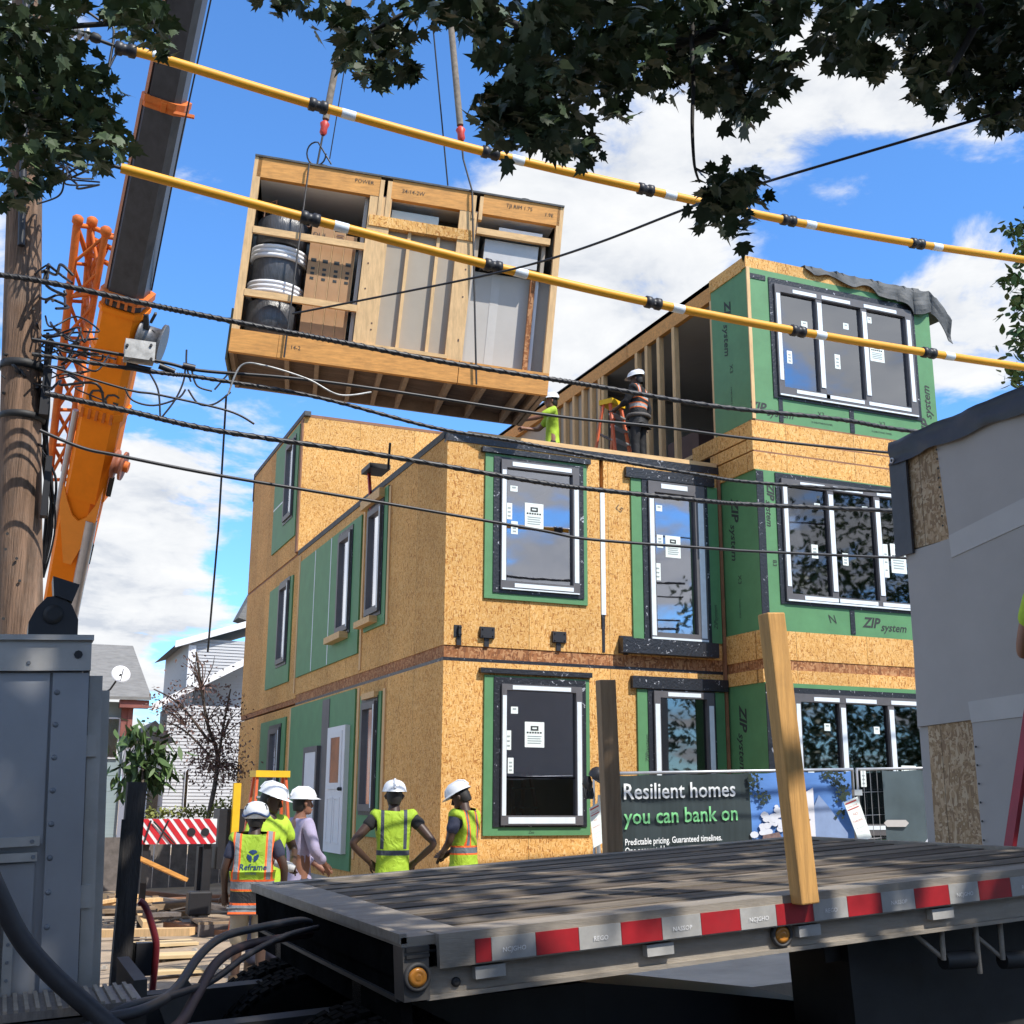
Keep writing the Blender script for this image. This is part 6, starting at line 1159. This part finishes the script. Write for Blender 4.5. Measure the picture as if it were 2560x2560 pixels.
# ------------------------------------------------------------------ houses behind at the left
M['shing'] = mat('grey roof shingles', (.19, .185, .175), .9, var=.25, scale=3, stretch=(1, 1, 6), bump=.5, bscale=12); M['clap'] = mat('white clapboard', (.46, .465, .475), .75, var=.08, scale=2, stretch=(.2, 1, 12)); M['bluew'] = mat('grey blue clapboard', (.23, .29, .30), .7, var=.1, scale=2, stretch=(.2, 1, 10)); M['trimr'] = mat('brick red trim', (.22, .075, .06), .7)
def lap(b, x0, x1, z0, z1, y, h=.11):
    z = z0
    while z < z1: b.add([(x0, y-.03, z), (x1, y-.03, z), (x1, y-.004, min(z+h, z1)), (x0, y-.004, min(z+h, z1)), (x0, y, z), (x1, y, z)], [(0, 1, 2, 3), (0, 1, 5, 4)]); z += h
hA = thing('old_house', 'grey shingle-roofed old house with blue grey walls and red trim behind the truck', 'house', (1.5, 40, 0))
b = MB(); b.add([(-3, 40, 4.75), (4.25, 40, 4.85), (3.9, 44, 6.95), (-3, 44, 6.9), (4.25, 40, 4.75), (3.9, 44, 6.8), (-3, 40, 4.65), (-3, 44, 6.75)], [(0, 1, 2, 3), (1, 4, 5, 2), (0, 1, 4, 6), (3, 2, 5, 7)]); b.build('roof', 'shing', hA)
b = MB(); b.box((-3, 40.6, 0), (3.55, 46, 4.7)); b.build('wall', 'bluew', hA); MB().box((3.3, 40.1, 4.5), (4.2, 40.5, 4.75)).box((3.40, 40.4, 3.6), (3.6, 40.6, 4.6)).box((3.6, 40.35, .5), (3.75, 40.6, 4.5)).build('trim', 'trimr', hA)
w = MB().box((2.95, 40.52, 2.9), (3.4, 40.6, 4.2)).build('window', 'white', hA); MB().box((3.0, 40.50, 2.95), (3.35, 40.52, 4.15)).build('pane', 'glassl', w); MB().box((2.0, 38.5, 4.5), (2.6, 40, 4.75)).build('gutter', 'white', hA)
t = thing('satellite_dish', 'white satellite dish on the old house eave', 'satellite dish', ony(228, 1272, 38)); c = ony(228, 1272, 38); ax_ = Vector((.1, -.9, .35)).normalized()
MB().lathe([(.02, -.06), (.15, -.05), (.28, .0), (.285, .01), (.15, -.035), (.02, -.045)], c, ax_, 22).build('dish', 'white', t); MB().tube([c, c+Vector((-.25, .3, -.45)), c+Vector((-.4, .4, -.55))], .03).tube([c+Vector((0, 0, -.25)), c+ax_*.35], .015).build('arm', 'dsteel', t)
hBx = thing('white_house', 'white clapboard house with gabled porch roof beside the modular house', 'house', (6, 42, 0))
b = MB(); b.box((5.75, 43.02, 0), (12, 50, 7.2)); lap(b, 5.75, 12, 4.0, 7.1, 43); b.box((4.9, 41.02, 0), (12, 43, 4.6)); lap(b, 4.9, 12, 0, 4.7, 41); b.build('wall', 'clap', hBx)
b = MB(); b.add([(5.3, 42.8, 7.0), (12, 42.8, 9.4), (12, 50, 9.4), (5.3, 50, 7.0), (5.3, 42.8, 6.85), (12, 42.8, 9.2)], [(0, 1, 2, 3), (0, 1, 5, 4)]); b.add([(4.4, 40.7, 4.65), (8.4, 40.7, 6.9), (8.4, 43, 6.9), (4.4, 43, 4.65), (4.4, 40.7, 4.5), (8.4, 40.7, 6.72)], [(0, 1, 2, 3), (0, 1, 5, 4)]); b.build('roof', 'shing', hBx)
MB().hexa([(5.2, 42.7, 6.82), (12, 42.7, 9.2), (12, 42.8, 9.2), (5.2, 42.8, 6.82), (5.2, 42.7, 7.05), (12, 42.7, 9.43), (12, 42.8, 9.43), (5.2, 42.8, 7.05)]).hexa([(4.35, 40.6, 4.45), (8.4, 40.6, 6.7), (8.4, 40.7, 6.7), (4.35, 40.7, 4.45), (4.35, 40.6, 4.68), (8.4, 40.6, 6.95), (8.4, 40.7, 6.95), (4.35, 40.7, 4.68)]).box((5.7, 42.9, 4), (5.95, 43, 6.95)).build('fascia', 'white', hBx)
MB().box((5.75, 42.92, 4.9), (5.98, 42.95, 6.6)).build('shutter', 'dsteel', hBx); w = MB().box((5.6, 40.9, 1.2), (5.72, 40.97, 2.6)).build('window', 'white', hBx); MB().box((5.62, 40.88, 1.25), (5.70, 40.9, 2.55)).build('pane', 'glassd', w)
MB().prism([(9.0, 44, 7.8), (7.55, 44, 8.2), (8.2, 44, 9.6), (9.4, 44, 9.6)], (0, 1.2, 0)).build('dormer', 'shing', hBx)
t = thing('small_white_house', 'small bright white house wall seen low between the shrubs', 'house', (3.6, 30, 0)); MB().box((2.9, 30, 0), (3.62, 33, 3.0)).build('wall', 'white', t); MB().box((3.25, 29.95, .8), (3.5, 30.0, 2.3)).build('window', 'glassl', t); MB().prism([(2.8, 29.8, 3), (3.8, 29.8, 3), (3.3, 29.8, 3.5)], (0, 3.2, 0)).build('roof', 'shing', t)
MB_f = MB()
for i in range(30): x = -4+i*.31; MB_f.box((x, 24, 0), (x+.29, 24.03, .95+.02*(i % 3)))
o = MB_f.build('board_fence', 'debd', loc=(0, 24, 0)); tag(o, 'old grey board fence behind the waste heap', 'fence')
# ------------------------------------------------------------------ trees
M['leafd'] = mat('dark maple leaves', (.045, .07, .03), .5, var=.6, scale=3, spec=.35); M['leafm'] = mat('mid green leaves', (.06, .11, .03), .6, var=.5, scale=2); M['leafy'] = mat('yellow green hedge leaves', (.20, .22, .05), .65, var=.5, scale=3); M['leafr'] = mat('purplish bush leaves', (.17, .10, .085), .65, var=.5, scale=3); M['bark'] = mat('bark', (.09, .07, .055), .9, var=.4, scale=6, bump=.6, bscale=20); M['twig'] = mat('dark twig', (.03, .027, .024), .8)
MAPLE = [(0, 0), (.16, -.06), (.34, .02), (.27, .12), (.52, .22), (.36, .30), (.46, .52), (.25, .44), (.20, .62), (.10, .60), (0, .98), (-.10, .60), (-.20, .62), (-.25, .44), (-.46, .52), (-.36, .30), (-.52, .22), (-.27, .12), (-.34, .02), (-.16, -.06)]
OVAL = [(0, 0), (.2, .25), (.24, .5), (.12, .8), (0, 1), (-.12, .8), (-.24, .5), (-.2, .25)]
def leaf(b, rr, p, s, shape, droop=.5, spread=1.0):
    a = rr.uniform(0, 2*math.pi); el = rr.gauss(-droop, .45*spread); d = Vector((math.cos(a)*math.cos(el), math.sin(a)*math.cos(el), math.sin(el)))
    n = d.orthogonal().normalized(); n.rotate(Matrix.Rotation(rr.uniform(-.9, .9)*spread, 3, d)); 
    u = Vector((0, 0, 1))-d*d.z; u = u.normalized() if u.length > .05 else n; u.rotate(Matrix.Rotation(rr.gauss(0, .55)*spread, 3, d)); sd = d.cross(u).normalized()
    k = rr.uniform(.7, 1.15)*s; cv = rr.uniform(.02, .16)*k
    vs = [p+d*(y*k)+sd*(x*k)-u*(cv*abs(x)*2) for x, y in shape]
    b.add(vs, [tuple(range(len(shape)))])
def crown(rr, clumps, s, shape, **kw):
    b = MB()
    for c, r, n in clumps:
        for i in range(n):
            v = Vector((rr.gauss(0, 1), rr.gauss(0, 1), rr.gauss(0, 1))); v = v*.52
            leaf(b, rr, Vector(c)+Vector((v.x*r, v.y*r, v.z*r*.85)), s, shape, **kw)
    return b
rr = random.Random(21)
mt = thing('maple_tree', 'dark maple branches with pointed leaves hanging across the top of the picture', 'tree', (6.5, -3.0, 0))
CL = [(525, 5, 28, 12), (565, 8, 30, 14), (640, 25, 45, 34), (690, 62, 52, 60), (655, 90, 30, 18), (735, 100, 50, 52), (775, 132, 26, 16), (715, 135, 30, 18), (770, 40, 40, 20), (820, 18, 40, 30), (880, 20, 42, 40),
      (930, 45, 45, 46), (975, 90, 48, 54), (990, 150, 60, 90), (940, 190, 40, 44), (955, 225, 38, 36), (1000, 240, 42, 50), (1050, 215, 50, 56), (1050, 272, 26, 16), (1100, 265, 34, 24), (1085, 120, 60, 90), (1150, 165, 45, 46), (1160, 210, 20, 10), (1160, 90, 60, 90), (1220, 50, 70, 120), (1240, 130, 48, 60), (1230, 15, 70, 110), (1320, 40, 75, 140), (1300, 130, 55, 80), (1345, 165, 40, 44), (1395, 190, 38, 36), (1400, 120, 55, 80), (1440, 60, 55, 80), (1460, 120, 32, 32), (1465, 160, 24, 18), (1400, 225, 16, 8), (1130, 20, 60, 80), (1040, 25, 60, 80), (1420, 5, 60, 90), (1510, 0, 30, 26),
      (1580, 10, 36, 28), (1620, 40, 45, 46), (1590, 80, 36, 30), (1640, 95, 40, 36), (1655, 130, 24, 16), (1600, 118, 20, 10), (1565, 60, 26, 16), (1670, 30, 30, 24), (1725, 15, 45, 50), (1770, 50, 55, 80), (1740, 110, 48, 56), (1745, 155, 34, 30), (1800, 120, 52, 70), (1850, 60, 65, 120), (1900, 30, 60, 110), (1880, 130, 55, 80), (1830, 170, 40, 44), (1870, 200, 38, 34), (1910, 190, 45, 46), (1760, 185, 24, 14), (1900, 230, 24, 14), (1800, 0, 60, 90), (1930, 110, 60, 80), (1855, 225, 18, 8),
      (1375, 340, 40, 34), (1350, 365, 42, 36), (1400, 365, 40, 34), (1375, 395, 38, 30), (1335, 385, 20, 10), (1415, 330, 20, 10), (1385, 425, 22, 10), (1395, 440, 12, 5)]
cl = []
for x, y, r, n in CL:
    d = 6.3+.5*math.sin(x*.011)+rr.uniform(-.25, .25)-(0 if y < 300 else .1)
    for q in range(2): cl.append((dep(x, y, d+.35*(q-.5)), r*1.325/FOC*d*.95, int(n*.5)))
bc = crown(rr, cl, .115, MAPLE)
hid = []
for i in range(230):                                                        # the rest of the crown over and behind the viewpoint
    x, y, z = rr.uniform(-2.5, 8.5), rr.uniform(-4.0, 3.2), rr.uniform(5.8, 9.0)
    p = Vector((x, y, z))
    v = p-EYE
    if ((p-Vector((2.8, 3.9, 1.9)))-SUN*(p-Vector((2.8, 3.9, 1.9))).dot(SUN)).length < 1.0: continue  # gap left in the unseen crown so sun reaches the near post
    if v.dot(_f) > 0 and abs(v.dot(_up)/v.dot(_f)) < .60 and abs(v.dot(_rt)/v.dot(_f)) < .60: continue
    hid.append((p, rr.uniform(.5, .8), 50))
bh = crown(rr, hid, .25, MAPLE)
k = len(bc.v); bc.v += bh.v; bc.f += [[k+i for i in f] for f in bh.f]
bc.build('crown', 'leafd', mt)
MB().tube([(6.5, -3, 0), (6.4, -2.9, 2.5), (6.2, -2.4, 4.5), (6.0, -1.6, 6.5)], [.34, .27, .24, .18], 14).build('trunk', 'bark', mt)
b = MB()
for l, r0 in (([(6.0, -1.6, 6.2), dep(1700, -250, 5.2), dep(1560, -60, 6.3), dep(1350, 60, 6.5), dep(1130, 110, 6.6), dep(1000, 200, 6.5)], .07), ([(6.0, -1.6, 6.4), dep(1900, -200, 5.5), dep(1850, 20, 6.3), dep(1790, 140, 6.2)], .05), ([dep(1560, -60, 6.3), dep(1330, -20, 6.5), dep(1308, 180, 6.3), dep(1309, 300, 6.2), dep(1320, 345, 6.2)], .018), ([dep(1312, 318, 6.2), dep(1340, 330, 6.2)], .008), ([dep(1350, 60, 6.5), dep(1390, 130, 6.5), dep(1410, 200, 6.5)], .016), ([dep(1130, 110, 6.6), dep(850, 10, 6.6), dep(700, 60, 6.6)], .03), ([(5.8, -1.4, 6.5), (2, 0, 7), (-2, 1, 7.5)], .1)):
    P = curve(l, 6); b.tube(P, [r0*(1-.75*i/len(P)) for i in range(len(P))], 7)
b.build('branches', 'twig', mt)
rr = random.Random(8)
lt = thing('street_tree', 'leafy maple limb hanging over the utility pole at the upper left', 'tree', (-4.5, 7.5, 0))
CL2 = [(25, 25, 45, 40), (85, 20, 45, 40), (130, 15, 40, 26), (35, 90, 50, 60), (100, 80, 40, 36), (20, 160, 50, 60), (80, 140, 45, 44), (150, 140, 44, 44), (185, 170, 36, 30), (60, 210, 50, 60), (120, 200, 45, 50), (190, 220, 40, 40), (215, 260, 34, 28), (150, 260, 45, 44), (190, 300, 30, 20), (90, 270, 40, 34), (40, 290, 36, 26), (35, 345, 34, 26), (70, 340, 26, 18), (20, 370, 22, 10), (105, 320, 26, 12), (225, 10, 36, 26), (265, 15, 40, 34), (300, 40, 30, 22), (290, 75, 22, 12), (250, 50, 26, 14), (5, 230, 40, 36), (310, 90, 14, 6), (160, 90, 26, 12), (0, 60, 40, 30)]
cl = []
for x, y, r, n in CL2:
    d = 8.2+rr.uniform(-.3, .3); cl += [(dep(x, y, d+.3*q), r*1.325/FOC*d*.95, int(n*.5)) for q in (-.5, .5)]
for i in range(40): cl.append((Vector((rr.uniform(-6, -2.6), rr.uniform(5, 9), rr.uniform(5, 10))), .7, 40))
crown(rr, cl, .135, MAPLE).build('crown', 'leafm2' if 0 else mat('green maple leaves', (.055, .085, .035), .55, var=.55, scale=3, spec=.35), lt)
MB().tube([(-4.5, 7.5, -.5), (-4.4, 7.5, 3), (-4.2, 7.6, 6), (-4, 7.7, 9)], [.26, .22, .18, .1], 12).build('trunk', 'bark', lt); MB().tube(curve([(-4.2, 7.6, 6), dep(-60, 120, 8.4), dep(60, 180, 8.2), dep(190, 240, 8.1)], 5), .03, 6).tube(curve([dep(-60, 120, 8.4), dep(60, 60, 8.2), dep(290, 40, 8.2)], 5), .02, 6).build('branches', 'twig', lt)
def bush(name, lab, cat, base, cl, s, m_, shape=OVAL, trunk=None, seed=1, **kw):
    q = random.Random(seed); t = thing(name, lab, cat, base); crown(q, cl, s, shape, **kw).build('crown', m_, t)
    if trunk:
        b = MB()
        for l, r_ in trunk: P = curve(l, 5); b.tube(P, [r_*(1-.7*i/len(P)) for i in range(len(P))], 6)
        b.build('trunk', 'bark', t)
    return t
D_ = lambda x, y, d: tuple(dep(x, y, d))
g = lambda l, d, kk: [(dep(x, y, d), r*1.325/FOC*d, n) for x, y, r, n in l]
bush('smooth_sumac', 'leafy green shrub with long drooping leaves between truck and white house', 'shrub', (2.4, 21, 0), g([(262, 1405, 40, 50), (285, 1435, 44, 55), (255, 1450, 34, 50), (308, 1425, 30, 26), (290, 1385, 30, 22), (300, 1465, 26, 26), (245, 1385, 30, 34), (315, 1445, 22, 10), (250, 1490, 26, 30), (265, 1370, 16, 8)], 21, 1), .34, 'leafm', shape=[(x*.55, y) for x, y in OVAL], droop=.8, trunk=[([(2.3, 21, 0), D_(270, 1440, 21)], .05)], seed=2)
_x = [(350, 1340, 34, 60), (400, 1310, 34, 46), (380, 1380, 40, 90), (420, 1400, 34, 110), (330, 1310, 26, 30), (300, 1330, 22, 22), (430, 1340, 26, 60), (410, 1450, 36, 150), (390, 1430, 34, 100), (440, 1450, 20, 60), (375, 1260, 26, 14), (360, 1240, 14, 6), (320, 1370, 24, 20)]
bush('bare_bush', 'sparse purplish bush with small leaves in front of the white house', 'shrub', (3.6, 25, 0), g([(x, y, r*1.25, int(n*3)) for x, y, r, n in _x], 25, 1), .085, 'leafr', trunk=[([(3.7, 25, 0), D_(410, 1450, 25), D_(390, 1360, 25), D_(370, 1230, 25)], .06), ([D_(410, 1450, 25), D_(420, 1380, 25), D_(435, 1300, 25)], .04), ([D_(395, 1400, 25), D_(340, 1330, 25), D_(290, 1300, 25)], .035), ([D_(400, 1430, 25), D_(350, 1380, 25), D_(310, 1360, 25)], .03)], seed=3, spread=1.4)
_q = random.Random(9); b = MB(); _tr = [D_(410, 1450, 25), D_(400, 1400, 25), D_(392, 1360, 25), D_(380, 1300, 25), D_(420, 1390, 25), D_(350, 1370, 25)]
for i in range(90):
    x, y, r, n = _q.choice(_x); e_ = dep(x+_q.gauss(0, r*.6), y+_q.gauss(0, r*.6), 25+_q.uniform(-.4, .4)); a_ = min((Vector(t_) for t_ in _tr), key=lambda t_: (t_-e_).length); m_ = a_.lerp(e_, .5)+Vector((_q.uniform(-.08, .08), 0, .10)); b.tube(curve([a_, m_, e_], 3), [.016-.0018*i_ for i_ in range(7)], 4, False)
b.build('twigs', mat('reddish twigs', (.13, .075, .06), .85), bpy.context.scene.objects['bare_bush'])
bush('hedge', 'low yellow green hedge behind the striped barrier', 'hedge', (3.0, 22, 0), g([(285, 1535, 14, 70), (310, 1532, 14, 80), (335, 1532, 14, 80), (360, 1530, 14, 80), (385, 1532, 15, 80), (410, 1528, 17, 90), (425, 1515, 14, 60)], 22, 1), .09, 'leafy', seed=4)
bush('roadside_tree', 'green tree showing above the boarded module at the right edge', 'tree', (20, 17.5, 0), g([(1925, 430, 24, 60), (1905, 525, 22, 50), (1930, 560, 30, 90), (1935, 640, 30, 90), (1920, 700, 24, 60), (1940, 480, 26, 60), (1960, 600, 60, 200), (1985, 450, 60, 200), (1960, 720, 50, 140)], 27, 1), .26, 'leafm', trunk=[([(20.5, 18, 0), D_(1990, 700, 27), D_(1970, 500, 27)], .25)], seed=5)
# trees on the street side behind the viewpoint; the lower panes mirror them
q = random.Random(14)
for i, (x, y, h_, n_) in enumerate(((27, -10, 11.5, 34), (36, -12, 15, 60), (46, -10, 15, 50))):
    cl = [(Vector((x+q.gauss(0, 2.4), y+q.gauss(0, 2), q.uniform(2.4, h_))), 1.5, 150) for _ in range(n_)]
    bush('far_street_tree', 'tall %s street tree across the road behind the viewpoint' % ('first', 'second', 'third')[i], 'tree', (x, y, 0), cl, .36, 'leafm', trunk=[([(x, y, 0), (x, y, h_*.8)], .3)], seed=40+i)
o = MB().box((8, -16, 0), (24, -13, 4.5)).build('brick_garage', mat('dark brick', (.13, .07, .05), .85, var=.3, scale=9), loc=(16, -14, 0)); tag(o, 'low dark brick garage across the street behind the viewpoint', 'building')
for i, (x0, x1, h_) in enumerate(((-34, -20, 8.5), (-18, -4, 8.0), (-2, 7, 8.6))):
    o = MB().box((x0, -26, -.5), (x1, -15, h_)).prism([(x0, -26, h_), (x1, -26, h_), ((x0+x1)/2, -26, h_+1.2)], (0, 11, 0)).build('row_house', 'bluew' if i % 2 else mat('brown clapboard %d' % i, (.12, .09, .07), .8, var=.2, scale=2), loc=((x0+x1)/2, -20, 0)); tag(o, ('brown row house farthest left', 'grey blue row house', 'brown row house nearest the camera')[i]+' across the street behind the viewpoint', 'house')
